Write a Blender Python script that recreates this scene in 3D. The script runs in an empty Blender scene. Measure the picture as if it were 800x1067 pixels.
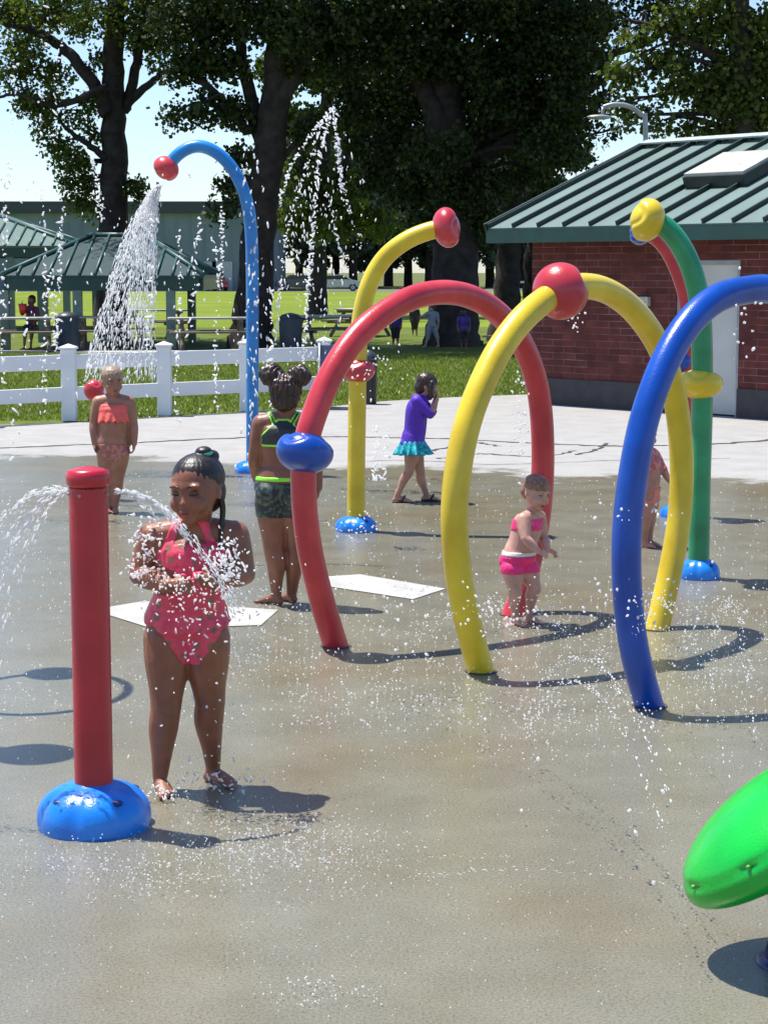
import bpy, bmesh, math, random
import numpy as np
from mathutils import Vector, Matrix, noise as mnoise
R=math.radians; PI=math.pi
random.seed(7); rng=np.random.default_rng(7)
scn=bpy.context.scene; COL=scn.collection
def V3(*a): return Vector(a)
# ---------------------------------------------------------------- camera maths
W,HH=800.0,1067.0; F=2000.0; HOR=282.0; CH=1.8
TH=math.atan((HH/2-HOR)/F)
FW=V3(0,math.cos(TH),-math.sin(TH)); UP=V3(0,math.sin(TH),math.cos(TH)); RT=V3(1,0,0); CAM=V3(0,0,CH)
def ray(px,py): return FW+RT*((px-W/2)/F)+UP*((HH/2-py)/F)
def G(px,py,z=0.0):
    d=ray(px,py); t=(z-CH)/d.z; return CAM+d*t
def V(px,py,Y):
    d=ray(px,py); return CAM+d*(Y/d.y)
def PLN(px,py,A,n):
    d=ray(px,py); return CAM+d*((A-CAM).dot(n)/d.dot(n))
# ---------------------------------------------------------------- materials
MATS={}
def nt(name):
    m=bpy.data.materials.new(name); m.use_nodes=True; t=m.node_tree; b=t.nodes['Principled BSDF']; return m,t,b
def N(t,ty,**k):
    n=t.nodes.new(ty)
    for a,v in k.items():
        if a.startswith('_'): setattr(n,a[1:],v)
        else: n.inputs[a.replace('__',' ')].default_value=v
    return n
def ramp(t,fac,stops):
    r=t.nodes.new('ShaderNodeValToRGB'); t.links.new(fac,r.inputs[0]); e=r.color_ramp.elements
    e[0].position,e[0].color=stops[0][0],(*stops[0][1],1); e[1].position,e[1].color=stops[-1][0],(*stops[-1][1],1)
    for p,c in stops[1:-1]:
        x=e.new(p); x.color=(*c,1)
    return r.outputs[0]
def mat(name,c,rough=.5,var=.15,scale=6,bump=0,bscale=40,spec=.5,coat=0,metal=0,sss=0,trans=0,c2=None):
    if name in MATS: return MATS[name]
    m,t,b=nt(name); tc=t.nodes.new('ShaderNodeTexCoord')
    n=N(t,'ShaderNodeTexNoise',Scale=scale,Detail=5); t.links.new(tc.outputs['Object'],n.inputs['Vector'])
    lo=tuple(max(0,x*(1-var)) for x in c); hi=c2 or tuple(min(1,x*(1+var)) for x in c)
    t.links.new(ramp(t,n.outputs[0],[(.3,lo),(.7,hi)]),b.inputs['Base Color'])
    b.inputs['Roughness'].default_value=rough; b.inputs['Metallic'].default_value=metal
    b.inputs['Specular IOR Level'].default_value=spec; b.inputs['Coat Weight'].default_value=coat; b.inputs['Coat Roughness'].default_value=.12
    if sss: b.inputs['Subsurface Weight'].default_value=sss; b.inputs['Subsurface Scale'].default_value=.01; b.inputs['Subsurface Radius'].default_value=(1,.35,.2)
    if trans: b.inputs['Transmission Weight'].default_value=trans
    if bump:
        n2=N(t,'ShaderNodeTexNoise',Scale=bscale,Detail=4); t.links.new(tc.outputs['Object'],n2.inputs['Vector'])
        bp=N(t,'ShaderNodeBump',Strength=bump,Distance=.01); t.links.new(n2.outputs[0],bp.inputs['Height']); t.links.new(bp.outputs[0],b.inputs['Normal'])
    MATS[name]=m; return m
def paint(name,c,faded=None):
    return mat(name,c,rough=.3,var=.18,scale=5,bump=.15,bscale=120,coat=.2,c2=faded)
RED=paint('faded_red_paint',(.52,.022,.035),(.62,.05,.06)); YEL=paint('yellow_paint',(.72,.5,.012),(.8,.6,.03))
BLU=paint('blue_paint',(.0,.05,.34),(.0,.075,.45)); SKYB=paint('light_blue_paint',(.01,.2,.6),(.02,.26,.65))
GRN=paint('green_paint',(.01,.24,.09),(.02,.34,.13)); DOME=paint('base_blue_paint',(.006,.17,.72),(.012,.25,.8))
LIME=paint('bright_green_paint',(.0,.42,.03),(.002,.5,.04)); NAVY=paint('navy_paint',(.006,.015,.1),(.01,.02,.14))
REDP=paint('post_red_paint',(.46,.008,.02),(.52,.014,.03))
DARKM=mat('dark_recess',(.01,.015,.03),rough=.6)
WHITE=mat('white_vinyl',(.74,.76,.75),rough=.45,var=.06,scale=2,bump=.05)
DGREEN=mat('dark_green_metal',(.012,.05,.04),rough=.4)
STEEL=mat('grey_metal',(.3,.32,.33),rough=.4,metal=.4)
WOOD=mat('weathered_wood',(.2,.16,.12),rough=.8,bump=.3)
def skin(name,c): return mat(name,c,rough=.45,var=.2,scale=14,sss=.15,bump=.15,bscale=110,coat=.1)
BARK=mat('bark',(.035,.026,.022),rough=.95,var=.5,scale=5,bump=1,bscale=14)
# ---------------------------------------------------------------- mesh helpers
def tag(o,label=None,cat=None,group=None,kind=None):
    if label: o['label']=label
    if cat: o['category']=cat
    if group: o['group']=group
    if kind: o['kind']=kind
    return o
def wloc(o):
    v=Vector((0,0,0))
    while o: v=v+o.location; o=o.parent
    return v
def obj(name,bm,m,parent=None,smooth=True,local=False,autos=None):
    me=bpy.data.meshes.new(name); 
    if parent is not None and not local: bmesh.ops.translate(bm,verts=bm.verts,vec=-wloc(parent))
    bm.to_mesh(me); bm.free()
    ms=m if isinstance(m,(list,tuple)) else [m]
    for x in ms: me.materials.append(x)
    if smooth:
        me.polygons.foreach_set('use_smooth',[True]*len(me.polygons))
        if autos: me.set_sharp_from_angle(angle=R(autos))
    o=bpy.data.objects.new(name,me); COL.objects.link(o); o.parent=parent; return o
def thing(name,loc,label,cat,group=None,kind=None):
    o=bpy.data.objects.new(name,None); COL.objects.link(o); o.location=loc; o.empty_display_size=.1
    return tag(o,label,cat,group,kind)
def dup(root,loc=None,label=None,rz=None,group=None,scale=None):
    def cp(o,p):
        c=o.copy(); COL.objects.link(c); c.parent=p
        for ch in list(o.children): cp(ch,c)
        return c
    c=cp(root,None)
    if loc is not None: c.location=loc
    if label: c['label']=label
    if group: c['group']=group
    if rz is not None: c.rotation_euler.z=rz
    if scale: c.scale=(scale,)*3 if not isinstance(scale,tuple) else scale
    return c
def struct(o): o['kind']='structure'; return o
def B(): return bmesh.new()
def box(bm,lo,hi,M=None,bev=0):
    vs=[bm.verts.new((x,y,z)) for x in (lo[0],hi[0]) for y in (lo[1],hi[1]) for z in (lo[2],hi[2])]
    fs=[bm.faces.new([vs[i] for i in q]) for q in ((0,1,3,2),(4,6,7,5),(0,4,5,1),(2,3,7,6),(0,2,6,4),(1,5,7,3))]
    if bev:
        es=list({e for f in fs for e in f.edges})
        r=bmesh.ops.bevel(bm,geom=es,offset=bev,segments=2,affect='EDGES',profile=.5)
        vs=list({v for v in vs if v.is_valid}|{v for f in r['faces'] for v in f.verts})
    if M is not None: bmesh.ops.transform(bm,matrix=M,verts=vs)
def frame(T,up):
    T=T.normalized(); x=up.cross(T)
    if x.length<1e-4: x=V3(1,0,0).cross(T)
    if x.length<1e-4: x=V3(0,1,0).cross(T)
    x.normalize(); return x,T.cross(x).normalized()
def sweep(bm,pts,rad,n=16,caps=True,ry=None,xdir=None):
    """tube through pts; rad list or number; ry second radius; xdir fixes the first axis"""
    pts=[Vector(p) for p in pts]; k=len(pts)
    rx=rad if isinstance(rad,(list,tuple)) else [rad]*k
    ry=ry if ry is not None else rx
    rings=[]; X=None
    for i,p in enumerate(pts):
        T=(pts[min(i+1,k-1)]-pts[max(i-1,0)]).normalized()
        if xdir is not None: X=(xdir-T*xdir.dot(T)).normalized()
        elif X is None: X,_=frame(T,V3(0,0,1) if abs(T.z)<.95 else V3(0,1,0))
        else: X=(X-T*X.dot(T)).normalized()
        Y=T.cross(X)
        rings.append([bm.verts.new(p+X*(math.cos(a)*rx[i])+Y*(math.sin(a)*ry[i])) for a in [2*PI*j/n for j in range(n)]])
    for a,b in zip(rings,rings[1:]):
        for j in range(n): bm.faces.new((a[j],a[(j+1)%n],b[(j+1)%n],b[j]))
    if caps: bm.faces.new(rings[0][::-1]); bm.faces.new(rings[-1])
def loft(bm,pts,rx,ry=None,xdir=None,n=16,sub=4):
    """closed organic tube with rounded ends, Catmull-Rom between stations"""
    pts=[Vector(p) for p in pts]; ry=ry or rx; k=len(pts)
    P=[];A=[];Bq=[]
    def cr(a,b,c,d,t): return .5*((2*b)+(-a+c)*t+(2*a-5*b+4*c-d)*t*t+(-a+3*b-3*c+d)*t**3)
    for i in range(k-1):
        for s in range(sub):
            t=s/sub; i0=max(i-1,0); i3=min(i+2,k-1)
            P.append(cr(pts[i0],pts[i],pts[i+1],pts[i3],t)); A.append(cr(rx[i0],rx[i],rx[i+1],rx[i3],t)); Bq.append(cr(ry[i0],ry[i],ry[i+1],ry[i3],t))
    P.append(pts[-1]);A.append(rx[-1]);Bq.append(ry[-1])
    d0=(P[0]-P[1]).normalized(); d1=(P[-1]-P[-2]).normalized()
    pre=[];pa=[];pb=[];post=[];qa=[];qb=[]
    r0=min(A[0],Bq[0]); r1=min(A[-1],Bq[-1])
    for a in (88,65,40,18):
        s,c=math.sin(R(a)),math.cos(R(a)); pre.append(P[0]+d0*r0*s);pa.append(A[0]*c);pb.append(Bq[0]*c)
    for a in (18,40,65,88):
        s,c=math.sin(R(a)),math.cos(R(a)); post.append(P[-1]+d1*r1*s);qa.append(A[-1]*c);qb.append(Bq[-1]*c)
    sweep(bm,pre+P+post,pa+A+qa,n=n,ry=pb+Bq+qb,xdir=xdir)
def ell(bm,c,r,M=None,u=20,v=14):
    m=Matrix.Translation(Vector(c))@(M.to_4x4() if M is not None else Matrix.Identity(4))@Matrix.Diagonal((r[0],r[1],r[2],1))
    bmesh.ops.create_uvsphere(bm,u_segments=u,v_segments=v,radius=1,matrix=m)
def crom(pts,n=8):
    pts=[Vector(p) for p in pts]; out=[]; k=len(pts)
    for i in range(k-1):
        a=pts[max(i-1,0)];b=pts[i];c=pts[i+1];d=pts[min(i+2,k-1)]
        for s in range(n):
            t=s/n; out.append(.5*((2*b)+(-a+c)*t+(2*a-5*b+4*c-d)*t*t+(-a+3*b-3*c+d)*t**3))
    out.append(pts[-1]); return out
def smoothline(P,it):
    for _ in range(it): P=[P[0]]+[(P[i-1]+P[i]*2+P[i+1])/4 for i in range(1,len(P)-1)]+[P[-1]]
    return P
def sheet(name,poly,z,m,kind='structure'):
    bm=B(); f=bm.faces.new([bm.verts.new((p[0],p[1],z)) for p in poly]); f.normal_update()
    if f.normal.z<0: f.normal_flip()
    o=obj(name,bm,m,smooth=False); o['kind']=kind; return o
# ---------------------------------------------------------------- ground
def concrete():
    m,t,b=nt('wet_concrete'); L=t.links.new; g=t.nodes.new('ShaderNodeNewGeometry'); P=g.outputs['Position']
    big=N(t,'ShaderNodeTexNoise',Scale=.55,Detail=5,Roughness=.6); L(P,big.inputs['Vector'])
    mid=N(t,'ShaderNodeTexNoise',Scale=2.6,Detail=6,Roughness=.65); L(P,mid.inputs['Vector'])
    fine=N(t,'ShaderNodeTexNoise',Scale=120,Detail=4,Roughness=.75); L(P,fine.inputs['Vector'])
    vor=N(t,'ShaderNodeTexVoronoi',Scale=130); L(P,vor.inputs['Vector'])
    sx=t.nodes.new('ShaderNodeSeparateXYZ'); L(P,sx.inputs[0])
    def M(op,a,bb=None,clamp=False):
        n=t.nodes.new('ShaderNodeMath'); n.operation=op; n.use_clamp=clamp
        for i,v in enumerate((a,bb)):
            if v is None: continue
            if isinstance(v,(int,float)): n.inputs[i].default_value=v
            else: L(v,n.inputs[i])
        return n.outputs[0]
    # wet mask : near the spray water lies on the slab, beyond about 17 m it has dried
    w=M('SUBTRACT',17.9,sx.outputs['Y']); w=M('ADD',w,M('MULTIPLY',M('SUBTRACT',big.outputs[0],.5),5.0)); w=M('ADD',w,M('MULTIPLY',M('SUBTRACT',mid.outputs[0],.5),3.2))
    w=M('SUBTRACT',w,M('MULTIPLY',sx.outputs['X'],.35))
    wet=M('MULTIPLY',w,1.6,True)
    dry=ramp(t,mid.outputs[0],[(.3,(.29,.28,.265)),(.7,(.37,.36,.345))])
    wetc=ramp(t,mid.outputs[0],[(.25,(.168,.16,.12)),(.5,(.193,.185,.142)),(.78,(.223,.214,.168))])
    br=ramp(t,big.outputs[0],[(.36,(1.06,1.06,1.06)),(.5,(1,.97,.9)),(.64,(.97,.84,.66))])  # warm tan tint, a reflection streak on the wet slab put into the colour
    mb=N(t,'ShaderNodeMix',_data_type='RGBA',_blend_type='MULTIPLY'); mb.inputs[0].default_value=.8; L(wetc,mb.inputs[6]); L(br,mb.inputs[7])
    mx=N(t,'ShaderNodeMix',_data_type='RGBA'); L(wet,mx.inputs[0]); L(dry,mx.inputs[6]); L(mb.outputs[2],mx.inputs[7])
    gr=ramp(t,fine.outputs[0],[(.36,(.4,.4,.4)),(.5,(.95,.95,.93)),(.66,(1.25,1.25,1.2))])
    m2=N(t,'ShaderNodeMix',_data_type='RGBA',_blend_type='MULTIPLY'); m2.inputs[0].default_value=.75; L(mx.outputs[2],m2.inputs[6]); L(gr,m2.inputs[7])
    L(m2.outputs[2],b.inputs['Base Color'])
    pud=ramp(t,mid.outputs[0],[(.35,(.19,.19,.19)),(.7,(.26,.26,.26))])
    rm=N(t,'ShaderNodeMix',_data_type='RGBA'); L(wet,rm.inputs[0]); rm.inputs[6].default_value=(.85,.85,.85,1); L(pud,rm.inputs[7]); L(rm.outputs[2],b.inputs['Roughness'])
    bp=N(t,'ShaderNodeBump',Strength=.22,Distance=.004); h=M('ADD',fine.outputs[0],M('MULTIPLY',vor.outputs[0],.5))
    rip=N(t,'ShaderNodeTexNoise',Scale=22,Detail=2); L(P,rip.inputs['Vector']); h=M('ADD',h,M('MULTIPLY',rip.outputs[0],.22)); L(h,bp.inputs['Height']); L(bp.outputs[0],b.inputs['Normal'])
    return m
def grassmat(name,lo,hi,scale=1.2):
    m,t,b=nt(name); g=t.nodes.new('ShaderNodeNewGeometry')
    n=N(t,'ShaderNodeTexNoise',Scale=scale,Detail=8,Roughness=.7); t.links.new(g.outputs['Position'],n.inputs['Vector'])
    t.links.new(ramp(t,n.outputs[0],[(.3,lo),(.7,hi)]),b.inputs['Base Color']); b.inputs['Roughness'].default_value=.9; b.inputs['Specular IOR Level'].default_value=.15
    n2=N(t,'ShaderNodeTexNoise',Scale=25,Detail=4); t.links.new(g.outputs['Position'],n2.inputs['Vector'])
    bp=N(t,'ShaderNodeBump',Strength=1,Distance=.05); t.links.new(n2.outputs[0],bp.inputs['Height']); t.links.new(bp.outputs[0],b.inputs['Normal'])
    return m
GR1=grassmat('lawn_grass',(.07,.1,.014),(.15,.19,.03),.6); GR2=grassmat('sunlit_lawn_grass',(.12,.17,.012),(.2,.25,.025),.12)  # second grass is a brighter copy, sunlight put into the colour
sheet('ground',[(-900,-60),(900,-60),(900,1500),(-900,1500)],-.02,grassmat('dry_ground',(.08,.1,.03),(.14,.15,.05),.05))
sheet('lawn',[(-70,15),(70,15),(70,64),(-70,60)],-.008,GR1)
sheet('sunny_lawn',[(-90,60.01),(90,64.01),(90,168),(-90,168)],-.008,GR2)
pl=[G(-60,445),G(73,440),G(172,434),G(257,429),G(340,424)]
ext=pl[0]+(pl[0]-pl[1])*4
CONC=concrete()
sheet('splash_pad',[(-30,-4),(30,-4),(30,40),(9,40)]+[(p.x,p.y) for p in (G(552,411),G(470,414),G(400,418),pl[4],pl[3],pl[2],pl[1],pl[0])]+[(ext.x,ext.y),(-30,ext.y)],0,CONC)
WALK=mat('pale_path_concrete',(.4,.39,.36),rough=.9,scale=3,bump=.2)
pA=G(-80,366.5);
sheet('path',[(-60,41.0),(-1.3,42.8),(-1.3,43.9),(-60,42.1)],.004,WALK)
sheet('parking_road',[(-90,168.01),(90,168.01),(90,186),(-90,186)],-.004,mat('asphalt',(.12,.12,.12),rough=.9))
# pale squares on the slab
PALE=mat('dry_white_slab',(.38,.37,.345),rough=.8,scale=5,bump=.2,bscale=60)
for q in ([(330,602),(375,599),(464,614),(430,625),(338,611)],[(96,636),(150,627),(290,636),(272,652),(160,656)]):
    o=sheet('pale_slab_patch',[tuple(G(*p)[:2]) for p in q],.004,PALE)
# joints and cracks in the slab
JM=mat('dark_joint',(.05,.048,.042),rough=.9)
def strip(name,pxs,w,jit=0.0,z=.0045):
    P=crom([G(*p) for p in pxs],10); bm=B(); prev=None
    for i,p in enumerate(P):
        T=(P[min(i+1,len(P)-1)]-P[max(i-1,0)]).normalized(); n=V3(-T.y,T.x,0)
        o=n*random.uniform(-jit,jit); ww=w*random.uniform(.5,1.3)
        a=bm.verts.new((p+o+n*ww).to_2d().to_3d()+V3(0,0,z)); b=bm.verts.new((p+o-n*ww).to_2d().to_3d()+V3(0,0,z))
        if prev: bm.faces.new((prev[1],b,a,prev[0]))
        prev=(a,b)
    o=obj(name,bm,JM,smooth=False); o['kind']='structure'; return o
strip('slab_joint',[(-40,468),(80,464),(170,460),(260,456),(345,455),(400,456),(480,458),(560,462),(640,465),(700,464),(760,462),(840,455)],.035,.04)
strip('slab_joint',[(245,494),(300,490),(350,489)],.012,.01)
strip('slab_crack',[(448,470),(470,466),(490,461),(520,465)],.025,.04)
strip('slab_crack',[(455,478),(500,473),(560,476),(600,470)],.02,.04)
strip('slab_crack',[(600,474),(622,468),(630,462)],.02,.03)
strip('slab_crack',[(380,481),(430,480),(520,484),(640,480),(760,478)],.01,.03)
strip('slab_joint',[(400,590),(330,588),(250,590)],.006,.004)
# grass blades near the pad edge
def blades():
    n=110000; pts=[]
    Y=rng.uniform(23.2,42,n); X=rng.uniform(-.26,.16,n)*Y
    h=rng.uniform(.02,.055,n); a=rng.uniform(0,2*PI,n); w=.006+rng.random(n)*.008
    # keep only lawn side
    def edge(x):
        xs=[ext.x]+[p.x for p in pl]+[G(400,418).x,G(470,414).x,G(552,411).x,9]; ys=[ext.y]+[p.y for p in pl]+[G(400,418).y,G(470,414).y,G(552,411).y,40]
        return np.interp(x,xs,ys)
    k=Y>edge(X)+.03; X,Y,h,a,w=X[k],Y[k],h[k],a[k],w[k]; n=len(X)
    lx=rng.normal(0,.03,n); ly=rng.normal(0,.03,n)
    v=np.zeros((n,3,3)); v[:,0]=np.stack([X-np.cos(a)*w,Y-np.sin(a)*w,np.full(n,-.01)],1); v[:,1]=np.stack([X+np.cos(a)*w,Y+np.sin(a)*w,np.full(n,-.01)],1); v[:,2]=np.stack([X+lx,Y+ly,h],1)
    return v.reshape(-1,3),n
def rawmesh(name,v,fn,k,m,smooth=False):
    me=bpy.data.meshes.new(name); me.vertices.add(len(v)); me.vertices.foreach_set('co',v.astype(np.float32).ravel())
    me.loops.add(fn*k); me.loops.foreach_set('vertex_index',np.arange(fn*k,dtype=np.int32)); me.polygons.add(fn); me.polygons.foreach_set('loop_start',np.arange(0,fn*k,k,dtype=np.int32))
    me.polygons.foreach_set('loop_total',np.full(fn,k,dtype=np.int32)); me.materials.append(m); me.update(); me.validate(); return me
def leafmat(name,lo,hi,tr=.35):
    m,t,b=nt(name); L=t.links.new; g=t.nodes.new('ShaderNodeNewGeometry')
    c=ramp(t,g.outputs['Random Per Island'],[(0,lo),(1,hi)]); L(c,b.inputs['Base Color']); b.inputs['Roughness'].default_value=.5; b.inputs['Specular IOR Level'].default_value=.3
    tl=t.nodes.new('ShaderNodeBsdfTranslucent'); hs=N(t,'ShaderNodeHueSaturation',Saturation=1.1,Value=1.5); L(c,hs.inputs['Color']); L(hs.outputs[0],tl.inputs[0])
    mx=t.nodes.new('ShaderNodeMixShader'); mx.inputs[0].default_value=tr; L(b.outputs[0],mx.inputs[1]); L(tl.outputs[0],mx.inputs[2]); L(mx.outputs[0],t.nodes['Material Output'].inputs[0])
    return m
v,n=blades(); o=bpy.data.objects.new('grass',rawmesh('grass',v,n,3,leafmat('grass_blade',(.07,.11,.012),(.2,.25,.04),.3))); COL.objects.link(o)
tag(o,'short green grass growing in the lawn behind the splash pad','grass',kind='stuff')
# ---------------------------------------------------------------- brick building
def brickmat():
    m,t,b=nt('red_brick'); L=t.links.new; tc=t.nodes.new('ShaderNodeTexCoord')
    br=t.nodes.new('ShaderNodeTexBrick'); br.offset=.5; L(tc.outputs['UV'],br.inputs['Vector'])
    for k,v in (('Color1',(.11,.02,.015,1)),('Color2',(.17,.038,.026,1)),('Mortar',(.33,.22,.19,1)),('Scale',1.0),('Mortar Size',.005),('Mortar Smooth',.2),('Brick Width',.4),('Row Height',.088),('Bias',-.1)): br.inputs[k].default_value=v
    n=N(t,'ShaderNodeTexNoise',Scale=5,Detail=6); L(tc.outputs['UV'],n.inputs['Vector']); v=ramp(t,n.outputs[0],[(.3,(.55,.5,.5)),(.7,(1.1,1.05,1.05))])
    n2=N(t,'ShaderNodeTexNoise',Scale=1.3,Detail=3); L(tc.outputs['UV'],n2.inputs['Vector'])
    mf=ramp(t,n2.outputs[0],[(.35,(0,0,0)),(.6,(1,1,1))])
    mc=N(t,'ShaderNodeMix',_data_type='RGBA'); L(mf,mc.inputs[0]); mc.inputs[6].default_value=(.09,.03,.025,1); mc.inputs[7].default_value=(.28,.18,.15,1); L(mc.outputs[2],br.inputs['Mortar'])
    mx=N(t,'ShaderNodeMix',_data_type='RGBA',_blend_type='MULTIPLY'); mx.inputs[0].default_value=1; L(br.outputs[0],mx.inputs[6]); L(v,mx.inputs[7]); L(mx.outputs[2],b.inputs['Base Color'])
    b.inputs['Roughness'].default_value=.85; bp=N(t,'ShaderNodeBump',Strength=.7,Distance=.01); bp.invert=True; L(br.outputs['Fac'],bp.inputs['Height']); L(bp.outputs[0],b.inputs['Normal'])
    return m
C0=G(553,420); C1=G(800,437.5); wd=(C1-C0).normalized(); wn=V3(wd.y,-wd.x,0);
if wn.y>0: wn=-wn
def wallpt(px):            # distance along wall for a pixel column
    d=ray(px,400); n=wn; t=(C0-CAM).dot(n)/V3(d.x,d.y,0).dot(n); p=CAM+V3(d.x,d.y,0)*t; return (p-C0).dot(wd)
def wallz(px,py): return PLN(px,py,C0,wn).z
WL=9.0; MW=Matrix(((wd.x,-wn.x,0,C0.x),(wd.y,-wn.y,0,C0.y),(0,0,1,0),(0,0,0,1)))  # local: x along, y into, z up
eo=.42
# eave end
Eb=C0+wn*eo
def on_line(P0,dirn,px):
    a=(px-W/2)/F; k=math.cos(TH)+0  # x/y ratio at given column (slightly row dependent)
    # solve numerically
    lo,hi=-12,12
    best=min((abs(proj(P0+dirn*s)[0]-px),s) for s in np.linspace(lo,hi,4801)); return P0+dirn*best[1],best[1]
def proj(P):
    q=P-CAM; z=q.dot(FW); return (W/2+F*q.x/z, HH/2-F*q.dot(UP)/z)
E0,_=on_line(Eb+V3(0,0,2.5),wd,508); E0=PLN(508,238,Eb,wn)
Rg,rr=on_line(V3(E0.x,E0.y,3.7),-wn,673)
def solve_z(P,py):
    return min((abs(proj(V3(P.x,P.y,z))[1]-py),z) for z in np.linspace(0,12,2401))[1]
RZ=solve_z(Rg,152); EZ=E0.z
print('eave',EZ,'ridge',RZ,'run',rr,'along',(E0-C0).dot(wd))
building=thing('brick_building',C0,'low red brick building with green metal roof at the right edge of the pad','building')
building.rotation_euler=(0,0,math.atan2(wd.y,wd.x))
def bobj(name,bm,m,par=None,smooth=False,**k):  # local building coords, x along, y into the building
    return obj(name,bm,m,par or building,smooth=smooth,local=True,**k)
# orientation: local +y must be 'into' = -wn ; rotation gives y axis = (-wd.y,wd.x)
ysgn=1 if V3(-wd.y,wd.x,0).dot(-wn)>0 else -1
depth=2*(rr-eo)
def wbox(bm,x0,x1,y0,y1,z0,z1,bev=0):
    ys=sorted((y0*ysgn,y1*ysgn)); box(bm,(x0,ys[0],z0),(x1,ys[1],z1),bev=bev)
dx0,dx1=wallpt(702),wallpt(768); dh=wallz(768,271)
bm=B(); BZ=.36
def quadw(x0,x1,z0,z1,y=0):
    vs=[bm.verts.new((x,y*ysgn,z)) for x,z in ((x0,z0),(x1,z0),(x1,z1),(x0,z1))]; f=bm.faces.new(vs); return f
uv=bm.loops.layers.uv.new('UVMap')
wbox(bm,0,dx0,0,.25,BZ,EZ-.05); wbox(bm,dx1,WL,0,.25,BZ,EZ-.05); wbox(bm,dx0,dx1,0,.25,dh,EZ-.05)
wbox(bm,0,.25,.252,depth,BZ,EZ-.05); wbox(bm,WL-.25,WL,.252,depth,BZ,EZ-.05); wbox(bm,.252,WL-.252,depth-.25,depth,BZ,EZ-.05)
# gable triangles
for x in (0.0,WL-.25):
    a=[bm.verts.new((x,y*ysgn,z)) for y,z in ((0,EZ-.048),(depth,EZ-.048),(depth/2,RZ-.15))]; b2=[bm.verts.new((v.co.x+.25,v.co.y,v.co.z)) for v in a]
    bm.faces.new(a); bm.faces.new(b2[::-1])
    for i in range(3): bm.faces.new((a[i],a[(i+1)%3],b2[(i+1)%3],b2[i]))
bm.normal_update()
for f in bm.faces:
    for l in f.loops:
        c=l.vert.co; l[uv].uv=((c.x if abs(f.normal.y)>.5 else c.y),c.z)
bobj('wall',bm,brickmat())
bm=B(); wbox(bm,-.02,dx0,-.02,.27,0,BZ-.002); wbox(bm,dx1,WL+.02,-.02,.27,0,BZ-.002); wbox(bm,-.02,.25,.272,depth,0,BZ-.002); wbox(bm,WL-.25,WL+.02,.272,depth,0,BZ-.002)
bobj('base_course',bm,mat('dark_base_block',(.06,.055,.055),rough=.9,bump=.3))
bm=B(); wbox(bm,dx0+.05,dx1-.05,.08,.13,.02,dh-.05,.004)
wbox(bm,dx0+.18,dx0+.2,.07,.08,.1,dh-.15)
door=bobj('door',bm,mat('pale_grey_door',(.5,.5,.46),rough=.55,scale=1.5,bump=.05))
bm=B(); wbox(bm,dx0,dx0+.05,.02,.14,0,dh); wbox(bm,dx1-.05,dx1,.02,.14,0,dh); wbox(bm,dx0+.05,dx1-.05,.02,.14,dh-.05,dh); bobj('door_frame',bm,STEEL,door)
bm=B(); x=dx0+.12; wbox(bm,x,x+.03,.04,.08,.9,1.02,.005); ell(bm,(x+.015,.03*ysgn,.96),(.03,.03,.03)); bobj('handle',bm,STEEL,door,smooth=True)
bm=B(); x=wallpt(670); z=wallz(670,314); wbox(bm,x-.1,x+.1,-.07,0,z-.06,z+.06,.01); wbox(bm,x-.06,x+.06,-.08,-.07,z-.03,z+.03); bobj('wall_box',bm,mat('beige_metal',(.5,.47,.4),rough=.5))
bm=B(); x=wallpt(579); z=wallz(579,249); wbox(bm,x-.06,x+.06,-.1,0,z-.04,z+.04,.01); bobj('wall_light',bm,mat('beige_metal',(.5,.47,.4),rough=.5))
# roof : two slopes with standing seams
roofx0=(E0-C0).dot(wd); roofx1=WL+1.0
ROOF=mat('green_metal_roof',(.16,.225,.2),rough=.42,var=.1,scale=1.2,metal=.2,bump=.05,bscale=5); SEAM=mat('seam_metal',(.006,.025,.022),rough=.5)
def slopebox(bm,x0,x1,t0,t1,h0,h1,side=0):
    """box laid on the slope : t = horizontal distance from eave line, h = height above slope"""
    sl=(RZ-EZ)/rr
    L=math.hypot(1,sl)
    vs=[]
    for x in (x0,x1):
        for t in (t0,t1):
            for h in (h0,h1):
                y=-eo+t; y=y if side==0 else depth-y
                nx=-sl/L*h; ny=nx if side==0 else -nx
                vs.append(bm.verts.new((x,(y+ny)*ysgn,EZ+t*sl+h/L)))
    for q in ((0,1,3,2),(4,6,7,5),(0,4,5,1),(2,3,7,6),(0,2,6,4),(1,5,7,3)): bm.faces.new([vs[i] for i in q])
bm=B(); slopebox(bm,roofx0,roofx1,0,rr,-.06,0,0); slopebox(bm,roofx0,roofx1,0,rr,-.06,0,1)
bmesh.ops.recalc_face_normals(bm,faces=bm.faces); roof=bobj('roof',bm,ROOF)
bm=B(); x=roofx0+.002
while x<roofx1:
    for s in (0,1): slopebox(bm,x,x+.028,0,rr-.02,.002,.06,s)
    x+=.46
for s in (0,1): slopebox(bm,roofx0-.05,roofx0-.002,-.02,rr,-.14,.07,s); slopebox(bm,roofx1+.002,roofx1+.05,-.02,rr,-.14,.07,s)
bmesh.ops.recalc_face_normals(bm,faces=bm.faces); bobj('roof_seams',bm,SEAM,roof)
bm=B(); slopebox(bm,roofx0,roofx1,rr-.12,rr+.02,.062,.085,0); slopebox(bm,roofx0,roofx1,rr-.12,rr+.02,.062,.085,1); bobj('ridge_cap',bm,mat('pale_ridge',(.4,.45,.43),rough=.4),roof)
bm=B(); wbox(bm,roofx0,roofx1,-eo-.03,-eo+.03,EZ-.2,EZ-.03); wbox(bm,roofx0,roofx1,depth+eo-.03,depth+eo+.03,EZ-.2,EZ-.03)
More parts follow.
